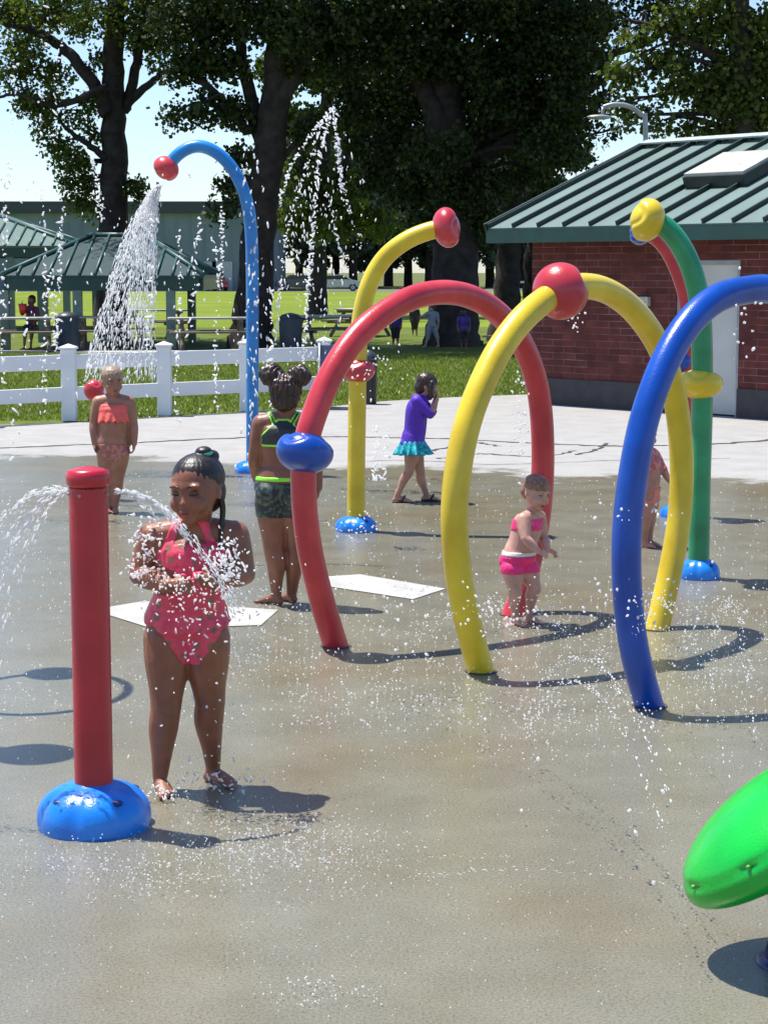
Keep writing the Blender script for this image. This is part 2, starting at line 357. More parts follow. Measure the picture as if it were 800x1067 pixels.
wbox(bm,roofx0+.01,roofx1-.01,-eo+.035,-.002,EZ-.1,EZ-.07); wbox(bm,roofx0+.01,-.05,0,depth,EZ-.12,EZ-.09)
bobj('fascia',bm,DGREEN,roof)
# skylight on the slope
def slope_at(px,py):
    A=C0+wd*roofx0+wn*eo+V3(0,0,EZ); e2=(-wn+V3(0,0,(RZ-EZ)/rr)).normalized(); n=wd.cross(e2).normalized(); p=PLN(px,py,A,n); return (p-A).dot(wd)+roofx0, (p-A).dot(-wn)
s1=slope_at(713,197); s2=slope_at(752,193); s3=slope_at(795,172)
print('skylight',s1,s2,s3)
xa=min(s1[0],s2[0]); xb=xa+1.0; ta=s1[1]; tb=ta+.85
bm=B(); slopebox(bm,xa,xb,ta,tb,.01,.16); bmesh.ops.recalc_face_normals(bm,faces=bm.faces); sk=bobj('skylight',bm,mat('skylight_curb',(.03,.035,.035),rough=.5),roof)
bm=B(); slopebox(bm,xa+.02,xb-.02,ta+.02,tb-.02,.161,.2); bmesh.ops.recalc_face_normals(bm,faces=bm.faces); bobj('skylight_glazing',bm,mat('milky_glazing',(.5,.49,.42),rough=.3),sk)
# street lamp behind the roof
lp=V(672,300,34); lamp=thing('street_lamp',V3(lp.x,lp.y,0),'thin grey street lamp with curved arm rising behind the metal roof','street lamp')
LY=34
bm=B(); pts=crom([V3(lp.x,LY,0),V(672,250,LY),V(672,130,LY),V(668,120,LY),V(655,111,LY),V(640,109,LY),V(628,112,LY)],6); sweep(bm,pts,[.045]*len(pts),10); obj('pole',bm,STEEL,lamp)
bm=B(); ell(bm,V(624,122,LY),(.22,.14,.045)); sweep(bm,[V(628,112,LY),V(627,121,LY)],.03,8); obj('lamp_head',bm,STEEL,lamp)
# ---------------------------------------------------------------- fence
def fence():
    pts=[G(-26,444.5),G(73,438.5),G(172,433),G(257,428.5),G(338,424)]
    t=thing('fence',pts[1],'white vinyl two rail ranch fence between the pad and the lawn','fence')
    h=.86
    for p in [pts[0]+(pts[0]-pts[1])]+pts:
        bm=B(); w=.085; box(bm,(p.x-w,p.y-w,0),(p.x+w,p.y+w,h),bev=.008); box(bm,(p.x-w-.02,p.y-w-.02,h+.002),(p.x+w+.02,p.y+w+.02,h+.03),bev=.008)
        a=[bm.verts.new((p.x+sx*(w+.01),p.y+sy*(w+.01),h+.032)) for sx,sy in ((-1,-1),(1,-1),(1,1),(-1,1))]; c=bm.verts.new((p.x,p.y,h+.07))
        for i in range(4): bm.faces.new((a[i],a[(i+1)%4],c))
        obj('post',bm,WHITE,t,smooth=False)
    P=[pts[0]+(pts[0]-pts[1])]+pts
    for a,b in zip(P,P[1:]):
        d=(b-a); L=d.length; d.normalize(); ang=math.atan2(d.y,d.x)
        for z0,z1 in ((.62,.8),(.24,.41)):
            bm=B(); box(bm,(.086,-.025,z0),(L-.086,.025,z1),M=Matrix.Translation(a)@Matrix.Rotation(ang,4,'Z'),bev=.006); obj('rail',bm,WHITE,t,smooth=False)
fence()
# ---------------------------------------------------------------- spray features
def knob(c,r,axis=V3(0,0,1),seed=0,lobes=3,amp=.13):
    """squashed ball with moulded petal ridges"""
    bm=B(); bmesh.ops.create_uvsphere(bm,u_segments=48,v_segments=32,radius=1)
    for v in bm.verts:
        n=v.co.normalized(); ph=math.atan2(n.y,n.x)+seed; th=math.acos(max(-1,min(1,n.z)))
        w=.5+.5*math.cos(lobes*ph); edge=1/(1+math.exp(-(th-.75-.55*w)*24))
        k=1+amp*(edge-.5)-.04*math.exp(-((th-.62-.5*w)/.08)**2)
        k-=.12*math.exp(-(((n-V3(math.cos(-1.1-seed),math.sin(-1.1-seed),.15).normalized()).length)/.16)**2)
        v.co=Vector((n.x*r[0]*k,n.y*r[1]*k,n.z*r[2]*k))
    q=axis.normalized().to_track_quat('Z','Y').to_matrix().to_4x4()
    bmesh.ops.transform(bm,matrix=Matrix.Translation(c)@q,verts=bm.verts); return bm
def dome(c,r,h):
    bm=B(); nu,nv=56,14; rings=[]
    for i in range(nv):
        t=i/(nv-1); a=t*PI/2; rr_=math.cos(a)**.75; z=math.sin(a)
        ring=[]
        for j in range(nu):
            ph=2*PI*j/nu; k=1+.09*(abs(math.sin(3.5*ph))**.6)*(.3+math.sin(2*a))-.06
            ring.append(bm.verts.new((c.x+r*max(rr_,.32)*k*math.cos(ph),c.y+r*max(rr_,.32)*k*math.sin(ph),c.z+h*z)))
        rings.append(ring)
    for a,b in zip(rings,rings[1:]):
        for j in range(nu): bm.faces.new((a[j],a[(j+1)%nu],b[(j+1)%nu],b[j]))
    bm.faces.new(rings[-1]); return bm
def shade_spot(par,c,r,h,ph):
    bm=B(); p=c+V3(r*.73*math.cos(ph),r*.73*math.sin(ph),h*.70); ell(bm,p,(.022*r/.18,.016*r/.18,.010*r/.18)); obj('bolt_shade_spot',bm,mat('recess_shade_blue',(.002,.03,.16),rough=.5),par)  # raised ellipsoid; the shade inside a bolt hole is put into its dark blue
def base(par,c,r=.165,h=.15):
    d=obj('base_dome',dome(c,r,h),DOME,par)
    for ph in (-2.3,-.9,.6,2.2): shade_spot(d,c,r,h,ph)
    return d
def arch(name,label,A,Bp,pxs,m,balls,rad=.061):
    A=G(*A); Bp=G(*Bp); n=V3(-(Bp-A).y,(Bp-A).x,0).normalized()
    pts=[PLN(x,y,A,n) for x,y in pxs]; pts[0]=A-V3(0,0,.05); pts[-1]=Bp-V3(0,0,.05)
    P=smoothline(crom(pts,8),10)
    t=thing(name,(A+Bp)/2,label,'spray arch','curved spray hoops set in a row')
    bm=B(); sweep(bm,P,rad,28); obj('hoop_tube',bm,m,t)
    for q in (P,P[::-1]):
        i=next(i for i in range(len(q)) if q[i].z>0); k=-q[i-1].z/(q[i].z-q[i-1].z); e=q[i-1].lerp(q[i],k)
        bm=B(); sweep(bm,[V3(e.x,e.y,-.02),V3(e.x,e.y,.005)],rad*1.22,24); obj('foot_shade_ring',bm,mat('foot_shade_grey',(.05,.05,.045),rough=.7),t,autos=40)  # thin added collar; the shade at the foot is put into its dark grey
    for (x,y,r,bmat,seed) in balls:
        c=PLN(x,y,A,n); i=min(range(len(P)),key=lambda i:(P[i]-c).length); i=min(max(i,1),len(P)-2); ax=(P[i+1]-P[i-1]).normalized()
        obj('spray_ball',knob(P[i],r,ax,seed),bmat,t)
    return t
red_arch=arch('spray_arch','red spray hoop with a blue ball on its left limb',(353,673),(531,641),
 [(353,673),(335,625),(322,570),(316,510),(318,465),(330,425),(346,388),(370,352),(400,326),(432,309),(466,304),(498,312),(526,333),(547,364),(560,402),(565,450),(565,500),(560,550),(549,598),(531,641)],RED,[(318,469,(.128,.128,.1),BLU,.4)])
yel_arch=arch('spray_arch','yellow spray hoop with a red ball on its crown',(504,699),(682,656),
 [(504,699),(487,648),(477,595),(473,540),(477,488),(487,440),(502,400),(522,361),(547,329),(574,308),(600,298),(628,301),(656,319),(681,351),(697,388),(706,432),(710,482),(708,535),(699,590),(682,656)],YEL,[(584,305,(.125,.125,.118),RED,1.4)])
bl=[(680,735),(663,690),(655,640),(652,588),(654,536),(661,484),(671,436),(686,392),(704,355),(727,325),(752,308),(780,302),(806,302)]
ye=[(628,301),(656,319),(681,351),(697,388),(706,432),(710,482),(708,535),(699,590),(682,656)]
bl+= [(682+1.08*(x-503),735-1.08*(699-y)) for x,y in ye[1:]]
blu_arch=arch('spray_arch','glossy blue spray hoop cut by the right edge of the picture',(680,735),bl[-1],bl,BLU,[])
def cane(label,foot,pxs,m,rad,basepar,ball,mids,grp='tall curved spray canes'):
    A=G(*foot); Y=A.y
    t=thing('spray_cane',A,label,'spray cane',grp)
    if isinstance(pxs[0],tuple) and len(pxs[0])==2: pts=[A-V3(0,0,.02)]+[V(x,y,Y) for x,y in pxs]
    P=smoothline(crom(pts,8),6)
    bm=B(); sweep(bm,P,rad,24); obj('cane_tube',bm,m,t)
    base(t,A,*basepar)
    e=P[-1]; ax=(P[-1]-P[-3]).normalized()
    obj('spray_head',knob(e+ax*ball[1][2]*.4,ball[1],ax,ball[3] if len(ball)>3 else .3),ball[0],t)
    for (x,y,r,bmat) in mids:
        c=V(x,y,Y); obj('collar_ball',knob(c,r,V3(0,0,1),.8),bmat,t)
    return t
cane('yellow curved cane with a red head, standing behind the red hoop',(371,553),[(371,500),(372,430),(373,370),(376,330),(385,295),(401,268),(424,250),(446,241),(460,238)],YEL,.062,(.15,.11),(RED,(.13,.13,.095),0,1.0),[(373,385,(.112,.112,.088),RED)])
cane('green curved cane with a yellow head in front of the building door',(727,602),[(728,560),(729,500),(731,430),(731,370),(729,320),(721,282),(707,253),(692,236),(680,231)],GRN,.062,(.13,.12),(YEL,(.118,.118,.1),0,2.0),[(729,399,(.125,.125,.09),YEL)])
cane('dark red curved cane mostly hidden behind the green cane',(709,538),[(710,500),(712,430),(716,370),(716,320),(708,288),(696,262),(684,248),(672,242)],RED,.058,(.16,.1),(BLU,(.1,.1,.085)),[(708,376,(.085,.085,.08),BLU)])
cane('tallest blue cane with a coral red head pouring water over the fence side',(263,492),[(263,440),(263,380),(263,300),(262,245),(257,208),(244,178),(226,159),(206,152),(188,159),(176,172)],SKYB,.056,(.16,.11),(mat('coral_red_paint',(.6,.05,.06),rough=.35),(.11,.11,.1)),[])
# red post
pp=G(99,860); post=thing('spray_post',pp,'short straight red spray post on a blue dome beside the girl','spray post')
bm=B(); ph=V(99,508,pp.y).z; sweep(bm,[pp,V3(pp.x,pp.y,ph)],.0625,32); obj('post_tube',bm,REDP,post,autos=40)
top=V(99,486,pp.y).z
bm=B(); prof=[(0.062,ph+.004),(.070,ph+.012),(.071,ph+.035),(.067,ph+.055),(.05,top-.008),(.025,top-.001),(.004,top)]
sweep(bm,[V3(pp.x,pp.y,z) for r,z in prof],[r for r,z in prof],32); obj('cap',bm,REDP,post)
for a in (-.2,.9,2.2,3.3,4.4): bm=B(); ell(bm,V3(pp.x+.062*math.cos(a),pp.y+.062*math.sin(a),ph-.02),(.006,.006,.006)); obj('nozzle',bm,STEEL,post)
base(post,pp,.19,.15)
# green dish at the right front
gp=G(834,1003); dish=thing('spray_cannon',gp,'bright green tilted oval sprayer on a navy post, cut by the right edge','sprayer')
gc=V(819,863,gp.y)
M=Matrix.Rotation(R(-4),3,'X')@Matrix.Rotation(R(-37),3,'Y')
bm=B(); bmesh.ops.create_uvsphere(bm,u_segments=64,v_segments=40,radius=1)
for v in bm.verts:
    n=v.co.copy(); k=1-.016*math.exp(-((n.z-.33)/.035)**2)+.006*(n.z>.33)
    k-=.05*math.exp(-((n-V3(-.45,-.84,.32)).length/.05)**2)+.05*math.exp(-((n-V3(-.9,-.3,.32)).length/.05)**2)
    v.co=M@Vector((n.x*.315*k,n.y*.26*k,n.z*(.14 if n.z>0 else .09)*k))+gc
d=obj('sprayer_shell',bm,LIME,dish)
for q in (V3(-.45,-.84,.32),V3(-.9,-.3,.32),V3(-.05,-.95,.32)):
    bm=B(); ell(bm,M@Vector((q.x*.315,q.y*.26,q.z*.14))+gc,(.006,.006,.006)); obj('nozzle',bm,mat('worn_nozzle',(.1,.35,.06),rough=.5),d)
bm=B(); sweep(bm,[gp,V3(gp.x,gp.y,.09),gc-V3(0,0,.1)],[.1,.085,.05],28); obj('post_tube',bm,NAVY,dish)
bm=B(); ell(bm,gp+V3(0,0,.0),(.12,.12,.03)); obj('base_flange',bm,NAVY,dish)
# off-frame feature whose shadow falls into the picture from the left
S1=G(58,702)+V3(-.31,.16,1)*2.1; S2=G(36,786)+V3(-.31,.16,1)*2.0; S3=G(45,722)+V3(-.31,.16,1)*2.1; A=V3(S3.x-.75,S3.y+.1,0)
t=thing('spray_cane',A,'green spray flower with round heads just outside the left edge','spray cane')
bm=B(); P=crom([A,A+V3(0,0,1.4),A+V3(.1,0,1.9),S3+V3(-.4,0,.05),S3+V3(-.33,0,0)],8); sweep(bm,P,.03,16)
P=crom([A+V3(0,0,1.2),A+V3(.1,-.4,1.75),(A+V3(0,-.6,1.95)).lerp(S2,.4),S2],8); sweep(bm,P,.03,16)
P=[S3+V3(.36*math.cos(a),.42*math.sin(a),.06*math.sin(a)) for a in np.linspace(0,2*PI,48)]; sweep(bm,P,.022,12)
obj('cane_tube',bm,GRN,t); obj('spray_head',knob(S1,(.13,.13,.11)),YEL,t); obj('spray_head',knob(S2,(.15,.15,.12)),YEL,t)
# red ball behind the coral girl
rp=G(115,520); t=thing('spray_post',rp,'red round spray head behind the coral swimsuit girl','spray post')
bm=B(); c=V(98,406,rp.y); rq=G(115,520); sweep(bm,crom([rq,V(115,470,rp.y),V(113,432,rp.y),V(107,414,rp.y),c],6),.03,16); obj('post_tube',bm,REDP,t); obj('spray_ball',knob(c,(.075,.075,.085)),RED,t)
# ---------------------------------------------------------------- people
dg=lambda: bpy.context.evaluated_depsgraph_get()
def remeshed(bm,vox,it=3):
    me=bpy.data.meshes.new('tmp'); bm.to_mesh(me); bm.free(); o=bpy.data.objects.new('tmp',me); COL.objects.link(o)
    m=o.modifiers.new('r','REMESH'); m.mode='VOXEL'; m.voxel_size=vox; m.use_smooth_shade=True
    s=o.modifiers.new('s','SMOOTH'); s.factor=.5; s.iterations=it
    d=dg(); d.update(); r=bpy.data.meshes.new_from_object(o.evaluated_get(d)); bpy.data.objects.remove(o); bpy.data.meshes.remove(me)
    b=bmesh.new(); b.from_mesh(r); bpy.data.meshes.remove(r); return b
def yawv(deg): return V3(math.sin(R(deg)),-math.cos(R(deg)),0)   # 0 = towards the camera, +90 = to the right, 180 = away
def hand(bm,w,d,n,L,side,curl=25,spread=1.0):
    """w wrist, d finger direction, n palm normal, side = thumb direction"""
    d=d.normalized(); n=(n-d*n.dot(d)).normalized(); s=side-d*side.dot(d); s=(s-n*s.dot(n)).normalized()
    pw=L*.23; pc=w+d*L*.27
    loft(bm,[w-d*L*.05,w+d*L*.18,w+d*L*.42],[L*.15,L*.21,pw],[L*.13,L*.12,L*.085],xdir=s,n=14)
    for i,(o,l) in enumerate(((.78,.42),(.28,.48),(-.24,.45),(-.72,.34))):
        p=w+d*L*.44+s*pw*o*.92; dd=(d+s*o*.12*spread).normalized(); ax=dd.cross(n).normalized(); c=curl*(1+.15*i)
        q=[p-dd*L*.06]; r=[L*.065]
        for k,(seg,ca) in enumerate(((.45,.5),(.32,1.0),(.23,.8))):
            dd=(Matrix.Rotation(R(c*ca),3,ax)@dd)
            q.append(q[-1]+dd*L*l*seg+(dd*L*.06 if k==0 else V3(0,0,0))); r.append(L*(.062-.006*k))
        loft(bm,q,r,n=8,sub=2)
    t0=w+d*L*.16+s*pw*.55; td=(d*.75+s*.75+n*.25).normalized(); t1=t0+td*L*.2; td2=(d*.95+s*.35+n*.35).normalized(); t2=t1+td2*L*.15
    loft(bm,[t0,t1,t2],[L*.09,L*.07,L*.06],n=8,sub=2)
def foot(bm,a,d,L,side):
    d=V3(d.x,d.y,0).normalized(); s=V3(-d.y,d.x,0)*side    # side: direction of big toe
    g=V3(a.x,a.y,0)
    loft(bm,[a+V3(0,0,.02),V3(a.x,a.y,L*.2)-d*L*.06,g-d*L*.14+V3(0,0,L*.13)],[L*.13,L*.14,L*.13],n=12)
    loft(bm,[g-d*L*.14+V3(0,0,L*.12),g+d*L*.12+V3(0,0,L*.19),g+d*L*.38+V3(0,0,L*.13),g+d*L*.58+V3(0,0,L*.085)],[L*.12,L*.14,L*.18,L*.17],[L*.12,L*.15,L*.12,L*.075],xdir=s,n=14)
    for i in range(5):
        p=g+d*L*(.66-.035*i*i*.5)+s*L*(.135-.07*i)+V3(0,0,L*.06); ln=L*(.13-.015*i)
        loft(bm,[p-d*L*.06,p+d*ln*.6],[L*(.06 if i==0 else .042)]*2,n=8,sub=1)

def segdist(p,a,b):
    ab=b-a; t=max(0,min(1,(p-a).dot(ab)/max(ab.length_squared,1e-9))); return (p-(a+ab*t)).length
def headmesh(bm,M,s):
    def E(c,r): ell(bm,M@V3(*[x*s for x in c]),[x*s for x in r],M.to_3x3(),24,16)
    E((0,.05,.12),(.355,.42,.37)); E((0,-.06,.0),(.335,.34,.36)); E((0,-.11,-.17),(.285,.27,.31)); E((0,-.26,-.40),(.105,.10,.085))
    for x in (-1,1):
        E((x*.165,-.25,-.17),(.125,.125,.13)); E((x*.345,.03,-.05),(.03,.07,.105)); E((x*.14,-.335,.085),(.11,.05,.04)); E((x*.045,-.39,-.155),(.028,.03,.024))
    loft(bm,[M@(V3(0,-.355,.02)*s),M@(V3(0,-.38,-.08)*s),M@(V3(0,-.405,-.145)*s)],[.024*s,.028*s,.038*s],n=12)
    E((0,-.375,-.265),(.095,.035,.03)); E((0,-.365,-.315),(.08,.038,.032))
def sculpt(bm,M,s):
    Mi=M.inverted(); R3=M.to_3x3()
    for v in bm.verts:
        q=(Mi@v.co)/s
        if q.length>.75 or q.y>-.15: continue
        d=V3(0,0,0)
        for x in (-1,1):
            r=math.hypot((q.x-x*.145)/.085,(q.z+.005)/.05); d.y+=.045*math.exp(-r*r)
            r=math.hypot((q.x-x*.095)/.03,(q.z+.29)/.03); d.y+=.015*math.exp(-r*r)
        r=math.hypot(q.x/.1,(q.z+.29)/.012); d.y+=.022*math.exp(-r*r)
        if d.y: v.co+=R3@(d*s)
LIPM=mat('lip_skin',(.3,.08,.075),rough=.4); EYEM=mat('eye_white',(.6,.58,.55),rough=.2); IRIS=mat('dark_iris',(.015,.01,.008),rough=.15); BROW=mat('dark_hair_wet',(.012,.009,.008),rough=.3)
def figure(name_label,root_px,J,face,head,u,vox,sk,hands,feet,clothes=(),hairf=None,group=None,wide=1.0,fat=1.0,faced=True,lidmat=None,bdepth=1.0,calf=1.0):
    r0=G(*root_px); root=thing('person',r0,name_label,'person',group)
    j={k:V(p[0],p[1],r0.y+(p[2] if len(p)>2 else 0))-r0 for k,p in J.items()}
    Xv=V3(math.cos(R(face)),math.sin(R(face)),0); Fv=yawv(face)
    bm=B(); w=wide; pel,wai,che,nek=j['pel'],j['wai'],j['che'],j['nek']; shc=(j['shA']+j['shB'])/2
    tor=[pel-V3(0,0,.05*u),pel,pel.lerp(wai,.5),wai,che,shc.lerp(che,.3),shc.lerp(nek,.5)]
    trx=[a*u*w for a in (.06,.118,.112,.1,.115,.108,.045)]; tr_y=[a*u*fat*bdepth for a in (.055,.085,.085,.08,.08,.065,.04)]
    tor[3]=tor[3]+Fv*.012*u*fat
    loft(bm,tor,trx,tr_y,xdir=Xv,n=24,sub=4)
    for sgn in (-1,1): ell(bm,pel+Xv*sgn*.05*u*w-Fv*.045*u-V3(0,0,.01*u),(.058*u*w,.055*u*fat,.06*u))
    loft(bm,[j['shA'],shc+V3(0,0,.012*u),j['shB']],[.042*u*fat,.05*u,.042*u*fat],n=14)
    hc,hs,hyaw,hp,hr=head; hc=V(hc[0],hc[1],r0.y+(hc[2] if len(hc)>2 else 0))-r0
    HM=Matrix.Translation(hc)@Matrix.Rotation(R(hyaw),4,'Z')@Matrix.Rotation(R(hp),4,'X')@Matrix.Rotation(R(hr),4,'Y')
    loft(bm,[shc-V3(0,0,.02*u),nek,HM@(V3(0,.06,-.2)*hs)],[.055*u,.043*u,.043*u],n=14)
    headmesh(bm,HM,hs)
    seg=[('torso',pel-V3(0,0,.03*u),shc,.13*u*w),('neck',nek,nek.lerp(hc,.3),.04*u),('head',hc,hc+V3(0,0,.01),.4*hs)]
    for s in 'AB':
        sh,el,wr=j['sh'+s],j['el'+s],j['wr'+s]
        loft(bm,[sh,sh.lerp(el,.45),el],[.044*u*fat,.040*u*fat,.031*u*fat],n=14)
        loft(bm,[el,el.lerp(wr,.35),wr],[.031*u*fat,.033*u*fat,.021*u*min(fat,1.15)],n=14)
        seg+=[('arm',sh,el,.042*u),('fore',el,wr,.03*u),('fore',wr,wr+(wr-el).normalized()*.1*u,.027*u)]
        d,n,sd,L,cu=hands[s]; hand(bm,wr,V3(*d),V3(*n),L,V3(*sd),cu)
        hip,kn,an=j['hip'+s],j['kn'+s],j['an'+s]; fy,bigs,fl=feet[s]; fd=yawv(fy)
        loft(bm,[hip,hip.lerp(kn,.35),hip.lerp(kn,.75),kn],[.074*u*fat,.067*u*fat,.05*u*fat,.044*u*fat],n=18)
        loft(bm,[kn,kn.lerp(an,.3)-fd*.010*u,kn.lerp(an,.7)-fd*.003*u,an],[.043*u*fat,.043*u*fat*calf,.030*u*fat,.024*u],n=16)
        foot(bm,an,fd,fl,bigs)
        seg+=[('thigh',hip,kn,.085*u),('shin',kn,an,.04*u)]
    bmesh.ops.recalc_face_normals(bm,faces=bm.faces)
    bm=remeshed(bm,vox,3); sculpt(bm,HM,hs); bm.normal_update()
    # garments from the body surface
    part={}
    vl=list(bm.verts)
    for v in vl:
        q=[(segdist(v.co,a,b)/r,nm) for nm,a,b,r in seg]; m=min(q)[1]
        lim=[x for x in q if x[1]=='fore' and x[0]<1.45 or x[1]=='arm' and x[0]<1.12]
        part[v.index]=min(lim)[1] if lim else m
    ctx=dict(j=j,Xv=Xv,Fv=Fv,u=u,HM=HM,hs=hs,shc=shc)
    cobjs=[]
    for cname,fn,off,mats,trim in clothes:
        val={v.index:fn(v.co,part[v.index],ctx) for v in vl}
        cb=bmesh.new(); mp={}
        for f in bm.faces:
            vs=f.verts
            if min(val[v.index] for v in vs)<=0: continue
            nv=[]
            for v in vs:
                if v.index not in mp:
                    a=val[v.index]; o=off(v.co,a,ctx) if callable(off) else off*min(1,.35+a/(.012*u))
                    mp[v.index]=cb.verts.new(v.co+v.normal*o)
                nv.append(mp[v.index])
            g=cb.faces.new(nv)
            if trim and sum(val[v.index] for v in vs)/len(vs)<trim: g.material_index=1
        for _ in range(2): bmesh.ops.smooth_vert(cb,verts=[v for v in cb.verts if v.is_boundary],factor=.5,use_axis_x=True,use_axis_y=True,use_axis_z=True)
        # rim turned in towards the skin
        be=[e for e in cb.edges if e.is_boundary]
        r=bmesh.ops.extrude_edge_only(cb,edges=be)
        cb.normal_update()
        for v in [x for x in r['geom'] if isinstance(x,bmesh.types.BMVert)]:
            nrm=V3(0,0,0)
            for e in v.link_edges:
                o=e.other_vert(v)
                if not (o.is_boundary): nrm+=o.normal
            if nrm.length>0: v.co-=nrm.normalized()*.006*u
        cobjs.append((cname,cb,mats))
    body=obj('body',bm,sk,root,local=True)
    for cname,cb,mats in cobjs: obj(cname,cb,mats,root,local=True)
    if faced:
        for x in (-1,1):
            e=B(); ell(e,HM@(V3(x*.145,-.325,-.008)*hs),(.062*hs,.03*hs,.030*hs),HM.to_3x3(),16,10); ey=obj('eye',e,EYEM if lidmat is None else lidmat,root,local=True)
            if lidmat is None: e=B(); ell(e,HM@(V3(x*.145,-.345,-.012)*hs),(.027*hs,.012*hs,.026*hs),HM.to_3x3(),12,8); obj('iris',e,IRIS,ey,local=True)
            e=B(); sweep(e,[HM@(V3(x*.075,-.357,-.028 if lidmat else .012)*hs),HM@(V3(x*.145,-.372,-.04 if lidmat else .026)*hs),HM@(V3(x*.215,-.335,-.025 if lidmat else .008)*hs)],.008*hs,6); obj('eyelash',e,IRIS,ey,local=True)
            e=B(); loft(e,[HM@(V3(x*.07,-.378,.075)*hs),HM@(V3(x*.15,-.372,.092)*hs),HM@(V3(x*.235,-.318,.07)*hs)],[.010*hs,.012*hs,.006*hs],n=8,sub=2); obj('eyebrow',e,BROW,root,local=True)
        e=B(); ell(e,HM@(V3(0,-.38,-.268)*hs),(.085*hs,.037*hs,.022*hs),HM.to_3x3()); ell(e,HM@(V3(0,-.372,-.312)*hs),(.07*hs,.038*hs,.024*hs),HM.to_3x3()); obj('lips',e,LIPM,root,local=True)
    if hairf: hairf(root,HM,hs,ctx)
    return root,ctx
def hairmat(name,c,rough=.35):
    m,t,b=nt(name); tc=t.nodes.new('ShaderNodeTexCoord'); mp=N(t,'ShaderNodeMapping'); mp.inputs['Scale'].default_value=(60,60,9); t.links.new(tc.outputs['Object'],mp.inputs[0])
    n=N(t,'ShaderNodeTexNoise',Scale=2.5,Detail=4); t.links.new(mp.outputs[0],n.inputs['Vector']); t.links.new(ramp(t,n.outputs[0],[(.3,tuple(x*.5 for x in c)),(.7,tuple(x*1.6 for x in c))]),b.inputs['Base Color'])
    bp=N(t,'ShaderNodeBump',Strength=.35,Distance=.004); t.links.new(n.outputs[0],bp.inputs['Height']); t.links.new(bp.outputs[0],b.inputs['Normal']); b.inputs['Roughness'].default_value=rough; return m
BLACKH=hairmat('black_wet_hair',(.014,.010,.009),.42); BROWNH=hairmat('brown_hair',(.09,.045,.022)); DKBR=hairmat('dark_brown_hair',(.035,.018,.012)); LTH=hairmat('light_wet_hair',(.32,.22,.15))
def hair_blobs(root,HM,hs,blobs,lofts,m,vox,name='hair',amp=.02):
    bm=B()
    for c,r in blobs: ell(bm,HM@(V3(*c)*hs),[x*hs for x in r],HM.to_3x3(),24,16)
    for pts,rad in lofts: loft(bm,[HM@(V3(*p)*hs) for p in pts],[x*hs for x in rad],n=12)
    bmesh.ops.recalc_face_normals(bm,faces=bm.faces)
    bm=remeshed(bm,vox,2); Mi=HM.inverted()
    bm.normal_update()
    for v in bm.verts:
        q=Mi@v.co/hs; a=math.atan2(q.x,q.y); v.co+=v.normal*hs*(amp*.5*math.sin(a*26+3*mnoise.noise(v.co*18))+amp*mnoise.noise(v.co*45))
    return obj(name,bm,m,root,local=True)
def cloth_mat(name,c,rough=.55,var=.12): return mat(name,c,rough=rough,var=var,scale=30,bump=.4,bscale=60)
def dotted(name,c,dot,scale=14):
    m,t,b=nt(name); L=t.links.new; tc=t.nodes.new('ShaderNodeTexCoord'); v=N(t,'ShaderNodeTexVoronoi',Scale=scale,Randomness=.35); L(tc.outputs['Object'],v.inputs['Vector'])
    n=N(t,'ShaderNodeTexNoise',Scale=25,Detail=3); L(tc.outputs['Object'],n.inputs['Vector'])
    base=ramp(t,n.outputs[0],[(.35,tuple(x*.8 for x in c)),(.65,c)]); mk=ramp(t,v.outputs['Distance'],[(.27,(1,1,1)),(.34,(0,0,0))])
    mx=N(t,'ShaderNodeMix',_data_type='RGBA'); L(mk,mx.inputs[0]); L(base,mx.inputs[6]); mx.inputs[7].default_value=(*dot,1); L(mx.outputs[2],b.inputs['Base Color']); b.inputs['Roughness'].default_value=.4
    bp=N(t,'ShaderNodeBump',Strength=.5,Distance=.01); L(n.outputs[0],bp.inputs['Height']); L(bp.outputs[0],b.inputs['Normal']); return m
def patt(name,a,b_,scale,rough=.5):
    m,t,b=nt(name); tc=t.nodes.new('ShaderNodeTexCoord'); n=N(t,'ShaderNodeTexNoise',Scale=scale,Detail=2); t.links.new(tc.outputs['Object'],n.inputs['Vector'])
    r=t.nodes.new('ShaderNodeValToRGB'); r.color_ramp.interpolation='CONSTANT'; e=r.color_ramp.elements; e[0].color=(*a,1); e[1].position=.52; e[1].color=(*b_,1); t.links.new(n.outputs[0],r.inputs[0]); t.links.new(r.outputs[0],b.inputs['Base Color']); b.inputs['Roughness'].default_value=rough; return m
def lx(p,c): return (p-c['shc']).dot(c['Xv'])
def ly(p,c): return -(p-c['shc']).dot(c['Fv'])   # negative at the front
# --- A : girl with the dotted pink suit ---
SK_A=skin('tan_skin',(.26,.092,.046)); PINKD=dotted('pink_dotted_suit',(.85,.07,.13),(.3,.12,.08),21)
JA=dict(pel=(195,650),wai=(198,618),che=(202,580),nek=(204,551),shA=(159,560,-.01),shB=(244,558,.02),elA=(146,599,-.02),elB=(255,598,-.0),wrA=(176,610,-.15),wrB=(229,604,-.15),
 hipA=(176,664),hipB=(213,664),knA=(173,738,-.03),knB=(219,732,.03),anA=(167,808,-.03),anB=(222,797,.08))
def suitA(p,part,c):
    j=c['j']; u=c['u']; x=lx(p,c); z=p.z
    if part in ('arm','fore','head','shin'): return -1
    xs=x-(-.01*u); topz=j['che'].z+.05*u-.28*max(0,abs(xs)-.03*u)
    neck=0
    leg=min(j['hipA'].z-.075*u+1.5*max(0,abs(x+.012*u)-.025*u),j['pel'].z+.004*u)
    a=min(topz-z,z-leg)
    # halter straps
    if z>topz-.01*u and z<j['nek'].z+.03*u:
        t=(z-(j['che'].z+.02*u))/(j['nek'].z-j['che'].z); cx=.075*u-.035*u*t; st=.018*u-abs(abs(xs)-cx)
        a=max(a,st)
    return a
